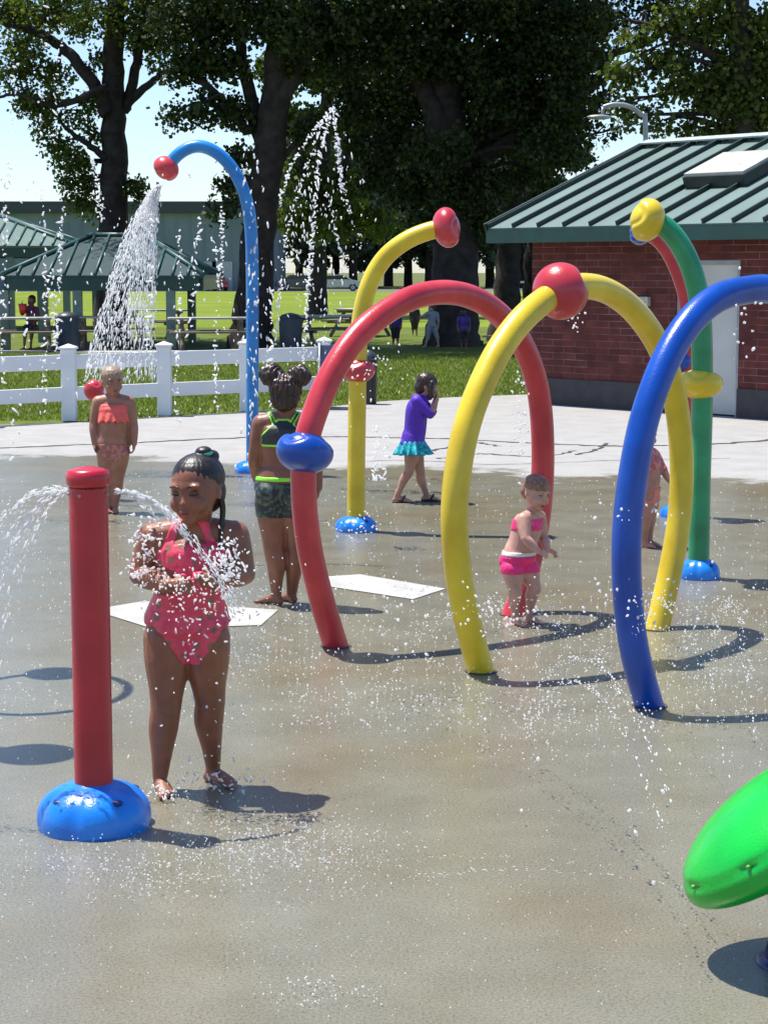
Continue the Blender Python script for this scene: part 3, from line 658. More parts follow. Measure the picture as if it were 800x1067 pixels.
def offA(p,a,c):
    j=c['j']; z0=j['pel'].z-.01*c['u']; e=.0035+.5*0
    fl=math.exp(-((p.z-z0)/.022)**2); e+=.013*fl*(1+.35*math.sin(math.atan2(lx(p,c),ly(p,c)+.02)*14))*(1 if p.z>z0 else .3)
    return e*min(1,.3+a/.012)
def hairA(root,HM,hs,c):
    h=hair_blobs(root,HM,hs,[((0,.082,.162),(.366,.432,.357)),((0,.2,-.05),(.335,.27,.33)),((.08,.14,.53),(.12,.12,.07)),((.12,.24,.44),(.13,.15,.1))],
      [([(.3,.05,.1),(.335,.1,-.15),(.31,.15,-.35),(.29,.1,-.62),(.27,.0,-.95)],[.05,.045,.045,.035,.012]),([(-.28,.08,.1),(-.32,.12,-.1),(-.28,.2,-.3)],[.06,.05,.04])],BLACKH,.0035,amp=.004)
    bm=B(); 
    P=[HM@(V3(.08+.1*math.cos(a),.15+.1*math.sin(a),.495)*hs) for a in np.linspace(0,2*PI,20)]; sweep(bm,P,.032*hs,10); obj('hair_tie',bm,mat('mint_band',(.1,.55,.4),rough=.4),root,local=True)
figure('girl in a pink dotted halter swimsuit standing at the red spray post',(195,822),JA,6,((205,510,-.035),.24,-24,2,-3),1.15,.0045,SK_A,
 {'A':((.85,-.45,.02),(.3,.6,-.2),(.1,-.2,1),.115,38),'B':((-.85,-.4,.02),(-.3,.6,-.1),(-.1,-.2,1),.115,42)},{'A':(20,-1,.165),'B':(48,-1,.165)},
 clothes=[('swimsuit',suitA,offA,[PINKD],0)],hairf=hairA,wide=1.05,fat=1.06,lidmat=mat('eyelid',(.17,.07,.04),rough=.4))
# --- B : girl from behind ---
SK_B=skin('brown_skin',(.23,.085,.045)); BLK=cloth_mat('black_sport_fabric',(.03,.035,.035)); NEON=mat('neon_green_trim',(.3,.9,.05),rough=.5)
CAMO=patt('green_camouflage',(.015,.022,.02),(.06,.095,.075),34)
JB=dict(pel=(294,511),wai=(295,484),che=(296,452),nek=(298,430),shA=(273,442,.0),shB=(320,442,0),elA=(266,478,.02),elB=(327,478,0),wrA=(270,504,.10),wrB=(331,508,-.03),
 hipA=(284,522),hipB=(306,522),knA=(285,572,-.02),knB=(307,570,.02),anA=(288,618,0),anB=(304,618,.06))
def topB(p,part,c):
    j=c['j'];u=c['u']; x=lx(p,c); z=p.z
    if part in ('fore','head','shin','thigh'): return -1
    if part=='arm': return -1
    bot=j['che'].z-.055*u; sh=j['shA'].z
    w=.105*u if z<j['che'].z-.005*u else max(.03*u,.105*u-1.1*(z-j['che'].z+.005*u))
    a=min(z-bot,w-abs(x),sh+.03*u-z)
    if z>j['che'].z+.035*u: a=max(a,min(.017*u-abs(abs(x)-(.03*u+.55*(z-j['che'].z-.035*u))),sh+.06*u-z))
    return a
def botB(p,part,c):
    j=c['j'];u=c['u']
    if part in ('arm','fore','shin','head'): return -1
    x=abs(lx(p,c)); return min(j['pel'].z+.045*u-p.z,p.z-(j['hipA'].z-.07*u))
def bandB(p,part,c):
    j=c['j'];u=c['u']
    if part in ('arm','fore','shin','head'): return -1
    return min(j['pel'].z+.07*u-p.z,p.z-(j['pel'].z+.043*u))
def hairB(root,HM,hs,c):
    hair_blobs(root,HM,hs,[((0,.07,.14),(.385,.44,.375)),((0,.2,-.1),(.32,.28,.3)),((-.33,.1,.44),(.29,.27,.26)),((.33,.1,.46),(.30,.27,.27))],[],DKBR,.006,amp=.035)
figure('girl seen from behind in a black and neon green two piece, hair in two puffs',(297,630),JB,176,((298,411),.225,172,4,0),1.22,.006,SK_B,
 {'A':((.5,.4,-.7),(.6,-.6,0),(.3,1,.5),.11,30),'B':((0,-.3,-1),(-1,0,0),(0,-1,0),.11,30)},{'A':(-120,1,.17),'B':(-150,1,.17)},
 clothes=[('sport_top',topB,.004,[BLK,NEON],.014),('shorts',botB,.004,[CAMO],0),('waistband',bandB,.0055,[NEON],0)],hairf=hairB,wide=1.02,fat=1.05,faced=False)
# --- C : girl in purple ---
SK_C=skin('light_tan_skin',(.42,.22,.15)); PUR=cloth_mat('purple_fabric',(.09,.02,.42)); TEAL=patt('teal_pattern',(.005,.22,.3),(.01,.5,.5),40)
JC=dict(pel=(430,463),wai=(431,448),che=(434,428),nek=(441,413),shA=(434,418,-.07),shB=(438,417,.07),elA=(448,432,-.08),elB=(450,430,.07),wrA=(455,416,-.04),wrB=(455,413,.03),
 hipA=(430,468,-.04),hipB=(432,468,.04),knA=(426,492,-.04),knB=(438,493,.04),anA=(414,515,-.04),anB=(444,516,.05))
def topC(p,part,c):
    if part in ('head','shin','fore'): return -1
    j=c['j'];u=c['u']
    if part=='arm': return .02
    return min(j['shA'].z+.05*u-p.z,p.z-(j['pel'].z+.0*u))
def skirt(root,c,z0,z1,r0,r1,m,name='skirt',nf=14,amp=.16):
    bm=B(); j=c['j']; rings=[]
    for i in range(9):
        t=i/8; z=z0+(z1-z0)*t; r=r0+(r1-r0)*t; cx=j['pel'].copy(); cx.z=z; ring=[]
        for k in range(84):
            a=2*PI*k/84; rr_=r*(1+amp*t*math.sin(nf*a)+.05*t*math.sin(5*a)); ring.append(bm.verts.new(cx+c['Xv']*rr_*1.08*math.cos(a)+c['Fv']*rr_*.92*math.sin(a)))
        rings.append(ring)
    for a,b in zip(rings,rings[1:]):
        for k in range(84): bm.faces.new((a[k],a[(k+1)%84],b[(k+1)%84],b[k]))
    o=obj(name,bm,m,root,local=True); s=o.modifiers.new('t','SOLIDIFY'); s.thickness=.003; return o
def hairC(root,HM,hs,c):
    hair_blobs(root,HM,hs,[((0,.08,.15),(.40,.44,.38)),((0,.2,-.1),(.36,.3,.36))],[([(-.3,-.15,.2),(-.37,-.22,-.1),(-.33,-.3,-.4)],[.13,.12,.07]),([(.3,-.15,.2),(.37,-.22,-.1),(.33,-.3,-.4)],[.13,.12,.07])],DKBR,.007)
r_,c_=figure('girl in a purple top and teal ruffled skirt walking with hands at her face',(432,523),JC,82,((445,402,0),.19,85,22,0),1.0,.006,SK_C,
 {'A':((.1,.0,1),(-1,0,0),(0,1,0),.09,45),'B':((.1,.0,1),(-1,0,0),(0,-1,0),.09,45)},{'A':(85,-1,.16),'B':(88,-1,.16)},
 clothes=[('top',topC,.008,[PUR],0)],hairf=hairC,wide=.85,fat=.86,bdepth=1.15)
pz=c_['j']['pel'].z; skirt(r_,c_,pz+.045,pz-.075,.092,.155,TEAL)
for s in 'AB':
    a=c_['j']['an'+s]; bm=B(); loft(bm,[V3(a.x-.035,a.y,.008),V3(a.x+.05,a.y,.008),V3(a.x+.115,a.y,.008)],[.03,.034,.03],[.008,.008,.008],xdir=V3(0,1,0),n=14); 
    sweep(bm,[V3(a.x+.03,a.y-.035,.012),V3(a.x+.055,a.y-.02,.05),V3(a.x+.06,a.y+.02,.05),V3(a.x+.03,a.y+.035,.012)],.008,8); obj('sandal',bm,mat('dark_sandal',(.03,.015,.02),rough=.6),r_,local=True)
# --- D : toddler ---
SK_D=skin('fair_skin',(.55,.3,.23)); HPINK=cloth_mat('hot_pink_fabric',(.85,.03,.2)); WBAND=mat('white_band',(.75,.7,.68))
JD=dict(pel=(540,583),wai=(543,565),che=(550,547),nek=(555,537),shA=(545,541,-.06),shB=(562,539,.06),elA=(547,561,-.11),elB=(566,560,.05),wrA=(560,574,-.12),wrB=(570,573,0),
 hipA=(534,593,-.03),hipB=(549,593,.02),knA=(537,618,-.05),knB=(557,613,.0),anA=(536,640,-.03),anB=(551,638,.03))
def topD(p,part,c):
    if part!='torso' : return -1
    j=c['j'];u=c['u']; fr=-ly(p,c)
    return min(j['shA'].z-.0*u-p.z,p.z-(j['che'].z-.03*u))if fr>-.3*u else -1
def botD(p,part,c):
    if part in('arm','fore','shin'): return -1
    j=c['j'];u=c['u']; return min(j['pel'].z+.03*u-p.z,p.z-(j['hipA'].z-.03*u))
def bandD(p,part,c):
    if part in('arm','fore','shin','thigh'): return -1
    j=c['j'];u=c['u']; return min(j['pel'].z+.062*u-p.z,p.z-(j['pel'].z+.026*u))
def hairD(root,HM,hs,c): hair_blobs(root,HM,hs,[((0,.045,.185),(.365,.425,.33)),((0,.18,.0),(.345,.29,.3))],[],hairmat('fine_wet_brown_hair',(.24,.12,.075),.3),.005,amp=.012)
figure('toddler in a hot pink two piece walking beside the red hoop',(544,650),JD,48,((558,513,-.01),.178,42,14,4),.80,.0045,SK_D,
 {'A':((.75,-.2,-.3),(0,.5,-.6),(.3,.6,.5),.075,30),'B':((.8,.0,-.3),(0,-.5,-.6),(.3,-.4,.5),.075,35)},{'A':(40,-1,.115),'B':(60,-1,.115)},
 clothes=[('bikini_top',topD,.004,[HPINK],0),('bottoms',botD,.005,[HPINK],0),('waistband',bandD,.006,[WBAND],0)],hairf=hairD,wide=.95,fat=1.0,bdepth=1.15)
# --- E : coral girl at the fence ---
SK_E=skin('warm_tan_skin',(.36,.155,.095)); CORAL=cloth_mat('coral_fabric',(.85,.13,.1)); PATE=patt('patterned_brief',(.35,.13,.1),(.55,.2,.16),30)  # tan is the skin's own tone
JE=dict(pel=(118,464),wai=(119,447),che=(120,427),nek=(119,414),shA=(103,419,0),shB=(134,419,0),elA=(98,441,0),elB=(139,441,0),wrA=(99,462,-.03),wrB=(140,462,-.02),
 hipA=(112,471),hipB=(124,471),knA=(112,503),knB=(122,503),anA=(113,527),anB=(120,527))
def topE(p,part,c):
    if part in ('head','shin','fore','thigh','arm'): return -1
    j=c['j'];u=c['u']; return min(j['che'].z+.04*u-p.z,p.z-(j['che'].z-.085*u+.01*math.sin(lx(p,c)*160)))
def offE(p,a,c): return (.005+.022*max(0,1-(p.z-(c['j']['che'].z-.085*c['u']))/.08)*(1+.5*math.sin(lx(p,c)*130)))*min(1,.3+a/.01)
def botE(p,part,c):
    if part in ('arm','fore','shin','head'): return -1
    j=c['j'];u=c['u']; x=abs(lx(p,c)); return min(j['pel'].z+.02*u-p.z,p.z-(j['hipA'].z-.06*u+.6*max(0,x-.02*u)))
figure('girl in a coral ruffled bikini top standing in front of the white fence',(117,534),JE,8,((117,397,-.02),.215,25,5,0),1.12,.007,SK_E,
 {'A':((0,-.2,-1),(1,0,0),(0,-1,0),.1,30),'B':((0,-.2,-1),(-1,0,0),(0,-1,0),.1,30)},{'A':(0,-1,.15),'B':(10,-1,.15)},
 clothes=[('bikini_top',topE,offE,[CORAL],0),('bottoms',botE,.004,[PATE],0)],hairf=lambda r,H,h,c: hair_blobs(r,H,h,[((0,.05,.18),(.375,.43,.35)),((0,.2,-.03),(.34,.28,.3))],[],LTH,.008),wide=.98,fat=1.0)
# --- F : small girl behind the blue hoop ---
JF=dict(pel=(675,512),wai=(675,497),che=(676,482),nek=(675,471),shA=(672,474,-.06),shB=(681,474,.06),elA=(668,490,-.06),elB=(689,487,.05),wrA=(672,503,-.08),wrB=(696,500,.02),
 hipA=(673,518,-.03),hipB=(677,518,.03),knA=(672,543,-.03),knB=(677,543,.03),anA=(671,564,-.03),anB=(676,564,.03))
def topF(p,part,c):
    if part in ('head','shin','fore','thigh'): return -1
    j=c['j'];u=c['u']; return .02 if part=='arm' else min(j['shA'].z+.05*u-p.z,p.z-j['che'].z+.05*u)
def botF(p,part,c):
    if part in ('arm','fore','shin','head'): return -1
    j=c['j'];u=c['u']; return min(j['pel'].z+.04*u-p.z,p.z-j['hipA'].z+.05*u)
figure('small girl in a salmon sun top partly hidden behind the blue hoop',(674,570),JF,60,((673,454),.165,40,5,0),.85,.007,skin('pink_tan_skin',(.45,.2,.14)),
 {'A':((0,-.2,-1),(1,0,0),(0,-1,0),.08,30),'B':((.5,-.1,-1),(-1,0,0),(0,-1,0),.08,30)},{'A':(60,-1,.12),'B':(65,-1,.12)},
 clothes=[('sun_top',topF,.004,[patt('salmon_pattern',(.5,.1,.1),(.65,.22,.18),30)],0),('bottoms',botF,.004,[mat('salmon_fabric',(.7,.2,.14))],0)],hairf=lambda r,H,h,c: hair_blobs(r,H,h,[((0,.08,.14),(.385,.43,.38)),((0,.2,-.1),(.35,.3,.34))],[],DKBR,.008),faced=False)
# --- far figures under the trees ---
def far_person(label,x,y,hpx,face,topc,botc,skc,stride=0,arms=0,seated=False):
    s=hpx/100.0
    def q(dx,dy,d=0): return (x+dx*s,y-dy*s,d)
    if seated:
        J=dict(pel=q(0,42),wai=q(0,52),che=q(-1,66),nek=q(-1,78),shA=q(-11,75,-.05),shB=q(9,75,.05),elA=q(-17,66,-.15),elB=q(13,58,0),wrA=q(-17,84,-.22),wrB=q(3,46,-.2),
          hipA=q(-6,40),hipB=q(6,40),knA=q(-12,40,-.35),knB=q(0,40,-.35),anA=q(-13,7,-.38),anB=q(-1,7,-.38)); head=(q(0,92),.17*s*100/41,face,5,0)
    else:
        J=dict(pel=q(0,50),wai=q(0,58),che=q(0,72),nek=q(0,84),shA=q(-11,80),shB=q(11,80),elA=q(-14-arms*.6,65+arms*.5),elB=q(14,64),wrA=q(-15-arms,50+arms*1.3),wrB=q(15,50),
          hipA=q(-5,48),hipB=q(5,48),knA=q(-5-stride*.5,27),knB=q(5+stride*.6,28),anA=q(-6-stride,6),anB=q(6+stride,6)); head=(q(0,92),.17*hpx*1.8/(y-282),face,0,0)
    H=hpx*1.8/(y-282); head=(head[0],.17*H,face,0,0)
    def tp(p,part,c): 
        if part in('head','shin','thigh'): return -1
        return .05 if part=='arm' else (-1 if part=='fore' else p.z-c['j']['pel'].z)
    def bt(p,part,c): return .05 if part=='thigh' else (c['j']['pel'].z+.02-p.z if part=='torso' else -1)
    u=H*1.0
    return figure(label,(x,y),J,face,head,u*.98,.014,skc,{'A':((0,-.2,1 if (arms or seated) else -1),(1,0,0),(0,-1,0),.09*u,20),'B':((0,-.2,-1),(-1,0,0),(0,-1,0),.09*u,20)},{'A':(face,-1,.14*u),'B':(face,-1,.14*u)},
      clothes=[('shirt',tp,.01,[topc],0),('shorts',bt,.012,[botc],0)],hairf=lambda r,Hm,h,c: hair_blobs(r,Hm,h,[((0,.08,.15),(.4,.45,.4)),((0,.2,-.1),(.36,.32,.36))],[],DKBR,.014),faced=False,group=None)
DP=cloth_mat('dark_purple',(.05,.02,.2)); DK=cloth_mat('dark_cloth',(.025,.022,.03)); GY=cloth_mat('grey_cloth',(.25,.26,.28)); MAG=cloth_mat('plum_cloth',(.12,.03,.07))
far_person('person in dark purple standing on shaded grass, left of the running child',412,361,40,0,DP,DK,SK_B)
far_person('child in grey running across the shaded grass with one arm out',450,362,44,-60,GY,GY,SK_C,stride=9,arms=14)
far_person('small child in dark clothes between the purple adult and the running child',432,350,33,20,DK,DK,SK_B)
far_person('person in dark purple standing under the big tree, right of the running child',483,365,42,150,DP,DK,SK_B)
rs,_=far_person('person in dark clothes sitting on the picnic bench raising a red cup',33,364,56,-50,MAG,DK,SK_B,seated=True)
cup=V(24,322,G(33,364).y-.22); bm=B(); sweep(bm,[cup-V3(0,0,.1),cup+V3(0,0,.12)],[.07,.1],16); o=obj('cup',bm,mat('red_cup',(.6,.03,.03),rough=.4)); tag(o,'red cup held up by the seated person at the picnic shelter','cup')
# ---------------------------------------------------------------- background : hall, shelters, tables, cars
HL=thing('industrial_building',V3(-30,176,0),'long low grey teal hall with dark roof edge far behind the lawn at the left','building')
hy=172.0; x0=V(-160,300,hy).x; x1=V(283,300,hy).x; hz=V(100,222,hy).z; hz2=V(100,210,hy).z
bm=B(); box(bm,(x0,hy,0),(x1,hy+25,hz)); 
for i in range(int((x1-x0)/1.2)): xx=x0+.6+i*1.2; box(bm,(xx,hy-.05,.3),(xx+.12,hy-.002,hz-.01))
obj('wall',bm,mat('teal_grey_cladding',(.15,.195,.225),rough=.7,scale=.3),HL,smooth=False)
bm=B(); box(bm,(x0-.5,hy-.6,hz+.002),(x1+.5,hy+26,hz2)); obj('roof',bm,mat('dark_roof_band',(.035,.045,.055),rough=.6),HL,smooth=False)
for i,pxx in enumerate((40,120,215,232)):
    xx=V(pxx,300,hy).x; bm=B(); box(bm,(xx-.9,hy-.1,0.02),(xx+.9,hy-.06,2.6)); obj('loading_door',bm,mat('pale_door',(.4,.42,.42)) ,HL,smooth=False)
# shelters
def shelter(label,y0,c0,pxl,pxr,eavepy,apexpx,apexpy,apexx2,dep,roofm,posts):
    xl=V(pxl,eavepy,y0).x; xr=V(pxr,eavepy,y0).x; ze=V(pxl,eavepy,y0).z; ya=y0+dep/2
    A=V(apexpx,apexpy,ya); Bx=V(apexx2,apexpy,ya).x; za=A.z
    t=thing('picnic_shelter',V3((xl+xr)/2,y0+dep/2,0),label,'shelter')
    P=[V3(xl,y0,ze),V3(xr,y0,ze),V3(xr,y0+dep,ze),V3(xl,y0+dep,ze),V3(A.x,ya,za),V3(Bx,ya,za)]
    bm=B(); v=[bm.verts.new(p) for p in P]; w=[bm.verts.new(p-V3(0,0,.06)) for p in P]
    fs=[(0,1,5,4),(1,2,5),(2,3,4,5),(3,0,4)]
    for f in fs: bm.faces.new([v[i] for i in f]); bm.faces.new([w[i] for i in f][::-1])
    for a,b in ((0,1),(1,2),(2,3),(3,0)): bm.faces.new((v[b],v[a],w[a],w[b]))
    bm.normal_update(); rf=obj('roof',bm,roofm,t,smooth=False)
    bm=B()
    def rib(a,b,r=.035): sweep(bm,[a+V3(0,0,.03),b+V3(0,0,.03)],r,6)
    n=max(6,int((xr-xl)/.34))
    for i in range(n+1):
        x=xl+(xr-xl)*i/n
        for yy,s in ((y0,1),(y0+dep,-1)):
            if x<A.x: k=(x-xl)/max(A.x-xl,.01)
            elif x>Bx: k=(xr-x)/max(xr-Bx,.01)
            else: k=1
            rib(V3(x,yy,ze),V3(x,yy+s*dep/2*k,ze+(za-ze)*k))
    for i in range(1,9):
        y=y0+dep*i/9; k=1-abs(2*i/9-1)
        rib(V3(xl,y,ze),V3(xl+(A.x-xl)*k,y,ze+(za-ze)*k)); rib(V3(xr,y,ze),V3(xr-(xr-Bx)*k,y,ze+(za-ze)*k))
    for a,b in ((0,4),(3,4),(1,5),(2,5),(4,5)): rib(P[a],P[b],.06)
    obj('roof_ribs',bm,mat('green_rib',(.03,.09,.08),rough=.45),rf)
    bm=B(); h=.28
    for (a,b) in (((xl+.1,y0+.1),(xr-.1,y0+.1)),((xl+.1,y0+dep-.1),(xr-.1,y0+dep-.1))): box(bm,(a[0],a[1]-.08,ze-.06-h),(b[0],a[1]+.08,ze-.064))
    for x in (xl+.1,xr-.1): box(bm,(x-.08,y0+.182,ze-.06-h),(x+.08,y0+dep-.182,ze-.064))
    obj('beam',bm,DGREEN,t,smooth=False)
    for px in posts:
        x=V(px,340,y0).x
        for yy in (y0+.1,y0+dep-.1):
            bm=B(); box(bm,(x-.1,yy-.1,0),(x+.1,yy+.1,ze-.06-h)); obj('post',bm,mat('green_grey_post',(.13,.19,.17),rough=.5),t,smooth=False)
RF=mat('dark_green_roof',(.012,.042,.045),rough=.45); RF2=mat('pale_green_roof',(.09,.15,.12),rough=.5)
shelter('picnic shelter with dark green ribbed hip roof, the nearer of two at the left',44.0,0,2,212,287,96,246,150,5.0,RF,(5,81,178))
shelter('paler green roofed picnic shelter behind and left of the dark one',58.0,0,-120,80,256,-60,222,-10,6.0,RF2,(-100,12,70))
# picnic tables
def table():
    t=thing('picnic_table',V3(0,0,0),'x','picnic table','picnic tables under the shelter and trees')
    def plank(x0,x1,y0,y1,z0,z1,name):
        bm=B(); box(bm,(x0,y0,z0),(x1,y1,z1),bev=.01); return obj(name,bm,WOOD,t,smooth=False,local=True)
    bm=B(); 
    for i in range(5): box(bm,(-.95,-.38+i*.155,.72),(.95,-.38+i*.155+.145,.76))
    obj('table_top',bm,mat('sun_bleached_wood',(.42,.4,.36),rough=.8),t,smooth=False,local=True)
    for y in (-.75,.53): plank(-.95,.95,y,y+.24,.42,.46,'bench')
    for x in (-.7,.62):
        bm=B(); box(bm,(x,-.7,.36),(x+.08,.7,.419)); box(bm,(x,-.4,.65),(x+.08,.4,.718))
        for s in (-1,1): sweep(bm,[V3(x+.04,s*.62,0),V3(x+.04,s*.2,.66)],.05,6)
        obj('leg_frame',bm,WOOD,t,smooth=False,local=True)
    return t
tb=table(); spots=[((20,366),'picnic table beside the seated person',.2),((118,364),'picnic table under the shelter right of the trash bin',.1),((160,352),'picnic table on the far side of the shelter',-.3),((220,366),'picnic table left of the leaning tree trunk',0.15),((345,362),'picnic table on the grass behind the yellow cane',.4),((560,372),'picnic table in shade beside the brick building',.9),((375,350),'small far picnic table beneath the middle trees',1.2)]
for i,(p,l,rz) in enumerate(spots):
    g=G(*p)
    if i==0: tb.location=g; tb.rotation_euler.z=rz; tb['label']=l
    else: dup(tb,g,l,rz)
def bin_(px,py,label,m,r=.3,h=.85):
    g=G(px,py); t=thing('trash_bin',g,label,'trash bin'); bm=B(); sweep(bm,[g+V3(0,0,z) for z in (0,.02,h*.5,h-.03,h)],[r*.9,r*.93,r*.96,r,r],20); obj('drum',bm,m,t,autos=50)
    bm=B(); sweep(bm,[g+V3(0,0,z) for z in (h+.002,h+.03,h+.1,h+.14)],[r*1.04,r*1.04,r*.7,r*.1],20); obj('lid',bm,mat('dark_lid',(.04,.05,.06),rough=.4),t)
bin_(71,366,'dark blue drum bin beside the shelter post',mat('dark_blue_drum',(.02,.035,.07),rough=.5),.27,.75)
bin_(303,364,'grey drum bin on the shaded grass right of the leaning tree',mat('grey_drum',(.06,.07,.09),rough=.5),.27,.7)
bin_(383,421,'slim dark bin at the pad edge right of the yellow cane',mat('black_drum',(.02,.02,.022),rough=.5),.13,.6)
# folding chair and bag by the fence end
g=G(350,426); t=thing('folding_chair',g,'grey folding chair with a towel standing at the end of the white fence','chair')
bm=B(); 
for s in (-.22,.22): sweep(bm,[g+V3(s,-.2,0),g+V3(s,.15,.45),g+V3(s,.25,.85)],.015,8); sweep(bm,[g+V3(s,.2,0),g+V3(s,-.2,.42)],.015,8)
obj('frame',bm,STEEL,t)
bm=B(); box(bm,(g.x-.22,g.y-.2,.4),(g.x+.22,g.y+.16,.425),bev=.008); obj('seat',bm,mat('faded_blue_canvas',(.12,.14,.19),rough=.8),t)
bm=B(); box(bm,(-.22,-.012,0),(.22,.012,.36),M=Matrix.Translation(g+V3(0,.2,.48))@Matrix.Rotation(R(-14),4,'X'),bev=.008); obj('backrest',bm,mat('faded_blue_canvas',(.12,.14,.19),rough=.8),t)
# parked cars
def car(m):
    t=thing('parked_car',V3(0,0,0),'x','car','cars parked beyond the lawn')
    prof=[(-2.2,.35),(-2.25,.75),(-2.1,.92),(-1.5,1.0),(-.9,1.42),(.5,1.46),(1.25,1.0),(2.05,.86),(2.22,.6),(2.2,.35)]
    bm=B(); L=[bm.verts.new((x,-.85,z)) for x,z in prof]; Rr=[bm.verts.new((x,.85,z)) for x,z in prof]; n=len(prof)
    bm.faces.new(L); bm.faces.new(Rr[::-1])
    for i in range(n): bm.faces.new((L[i],Rr[i],Rr[(i+1)%n],L[(i+1)%n]))
    bmesh.ops.recalc_face_normals(bm,faces=bm.faces); bmesh.ops.bevel(bm,geom=bm.edges[:],offset=.05,segments=2,affect='EDGES'); obj('body',bm,m,t,local=True,autos=40)
    for s in (-1,1):
        bm=B(); q=[(-1.35,1.03),(-.85,1.36),(.45,1.39),(1.05,1.03)]; vs=[bm.verts.new((x,s*.862,z)) for x,z in q]; w=[bm.verts.new((x,s*.85,z)) for x,z in q]; bm.faces.new(vs)
        for i in range(4): bm.faces.new((vs[i],vs[(i+1)%4],w[(i+1)%4],w[i]))
        bmesh.ops.recalc_face_normals(bm,faces=bm.faces); obj('side_window',bm,mat('car_glass',(.02,.025,.03),rough=.1),t,smooth=False,local=True)
    for x in (-1.35,1.35):
        for s in (-.82,.82):
            bm=B(); sweep(bm,[V3(x,s-.1,.33),V3(x,s+.1,.33)],.33,20); w=obj('wheel',bm,mat('tyre',(.02,.02,.02),rough=.8),t,local=True,autos=40)
            bm=B(); y=s+(.105 if s>0 else -.105); sweep(bm,[V3(x,y-.01,.33),V3(x,y+.01,.33)],.2,16); obj('rim',bm,STEEL,w,local=True,autos=40)
    return t
c1=car(mat('silver_car_paint',(.45,.47,.5),rough=.25,metal=.5)); c1.location=G(352,303.3); c1['label']='silver parked car seen left of the yellow cane, beyond the lawn'
c2=car(mat('dark_car_paint',(.04,.05,.09),rough=.25,coat=.5)); c2.location=G(313,303.0); c2['label']='dark blue parked car left of the silver car'; c2.rotation_euler.z=R(8)
c3=car(mat('red_car_paint',(.35,.03,.03),rough=.25,coat=.5)); c3.location=G(222,303.2); c3['label']='small red parked car in front of the far hall'; c3.rotation_euler.z=R(-70)
# white far gate seen between hoop and building
g=G(536,345); t=thing('gate',g,'short white barred gate in shade left of the brick building','gate')
for k in range(5):
    bm=B(); z=.55+.22*k; box(bm,(g.x-.32,g.y-.02,z),(g.x+.32,g.y+.02,z+.06)); obj('bar',bm,WHITE,t,smooth=False)
for s in (-.36,.36):
    bm=B(); box(bm,(g.x+s-.04,g.y-.04,0),(g.x+s+.04,g.y+.04,1.6)); obj('post',bm,STEEL,t,smooth=False)
# ---------------------------------------------------------------- trees
LA=leafmat('dark_leaves',(.014,.026,.006),(.05,.075,.014),.25); LB=leafmat('mid_leaves',(.045,.075,.012),(.12,.15,.03),.45); LC=leafmat('hazed_leaves',(.05,.075,.04),(.1,.13,.08),.2)  # leaves of the far row are greyed, haze put into the colour
def leaves(clumps,size,aspect=.5):
    """clumps: (centre, (rx,ry,rz), n)"""
    Pn=[]
    for c,r,n in clumps:
        c=np.array(c); r=np.array(r); k=max(3,n//26)
        d=rng.normal(0,1,(k,3)); d/=np.linalg.norm(d,axis=1)[:,None]+1e-9; d*=rng.random(k)[:,None]**.45
        tw=c+d*r; idx=rng.integers(0,k,n); sp=rng.normal(0,1,(n,3))*np.array([.17,.17,.13])*(.7+.25*r.mean())
        sp[:,2]-=np.abs(rng.normal(0,.1,n)); Pn.append(tw[idx]+sp)
    P=np.concatenate(Pn); n=len(P); s=size*(.6+.8*rng.random(n))
    a=rng.normal(0,1,(n,3)); a[:,2]-=.6; a/=np.linalg.norm(a,axis=1)[:,None]; b=rng.normal(0,1,(n,3)); b-=a*(a*b).sum(1)[:,None]; b/=np.linalg.norm(b,axis=1)[:,None]
    v=np.zeros((n,4,3)); s=s[:,None]
    v[:,0]=P; v[:,1]=P+a*s*.5+b*s*aspect; v[:,2]=P+a*s; v[:,3]=P+a*s*.5-b*s*aspect
    return v.reshape(-1,3),n
def tree(label,root,limbs,clumps,lm,size=.1,group='trees on the lawn behind the pad'):
    t=thing('tree',root,label,'tree',group); bm=B()
    nodes=[]
    for pts,rad in limbs:
        P=crom(pts,6); k=len(P); rr_=[np.interp(i/(k-1),np.linspace(0,1,len(rad)),rad) for i in range(k)]
        P=[p+V3(random.uniform(-.04,.04),random.uniform(-.04,.04),0) if i else p for i,p in enumerate(P)]
        sweep(bm,P,rr_,12); nodes+=list(zip(P[len(P)//3:],rr_[len(P)//3:]))
    for c,r,n in clumps:
        c=Vector(c); nd=min(nodes,key=lambda q:(q[0]-c).length+2*max(0,q[0].z-c.z))
        m=nd[0].lerp(c,.5)+V3(random.uniform(-.3,.3),random.uniform(-.3,.3),random.uniform(0,.4))
        sweep(bm,crom([nd[0],m,c],5),[min(nd[1]*.6,.09)*(1-.085*i) for i in range(11)],7)
        for _ in range(5):
            e=c+V3(random.uniform(-1,1)*r[0],random.uniform(-1,1)*r[1],random.uniform(-.8,.6)*r[2]); sweep(bm,[m.lerp(c,random.uniform(.3,1)),e],[.025,.008],5)
    obj('trunk',bm,BARK,t)
    v,n=leaves(clumps,size); v=v-np.array(root); o=bpy.data.objects.new('crown',rawmesh('crown',v,n,4,lm)); COL.objects.link(o); o.parent=t
    return t
def pc(px,py,Y,r,n,dy=0,sq=.7): p=V(px,py,Y+dy); return ((p.x,p.y,p.z),(r,r,r*sq),n)
def upper(cx,Y,z0,z1,R0,k,n):
    out=[]
    for _ in range(k):
        a=random.uniform(0,2*PI); z=random.uniform(z0,z1); rr_=R0*math.sqrt(random.random())*(1-.45*((z-z0)/(z1-z0))**2)
        out.append(((cx+rr_*math.cos(a),Y+rr_*math.sin(a),z),(1.4,1.4,1.0),n))
    return out
def P3(l,Y): return [V(x,y,Y) for x,y in l]
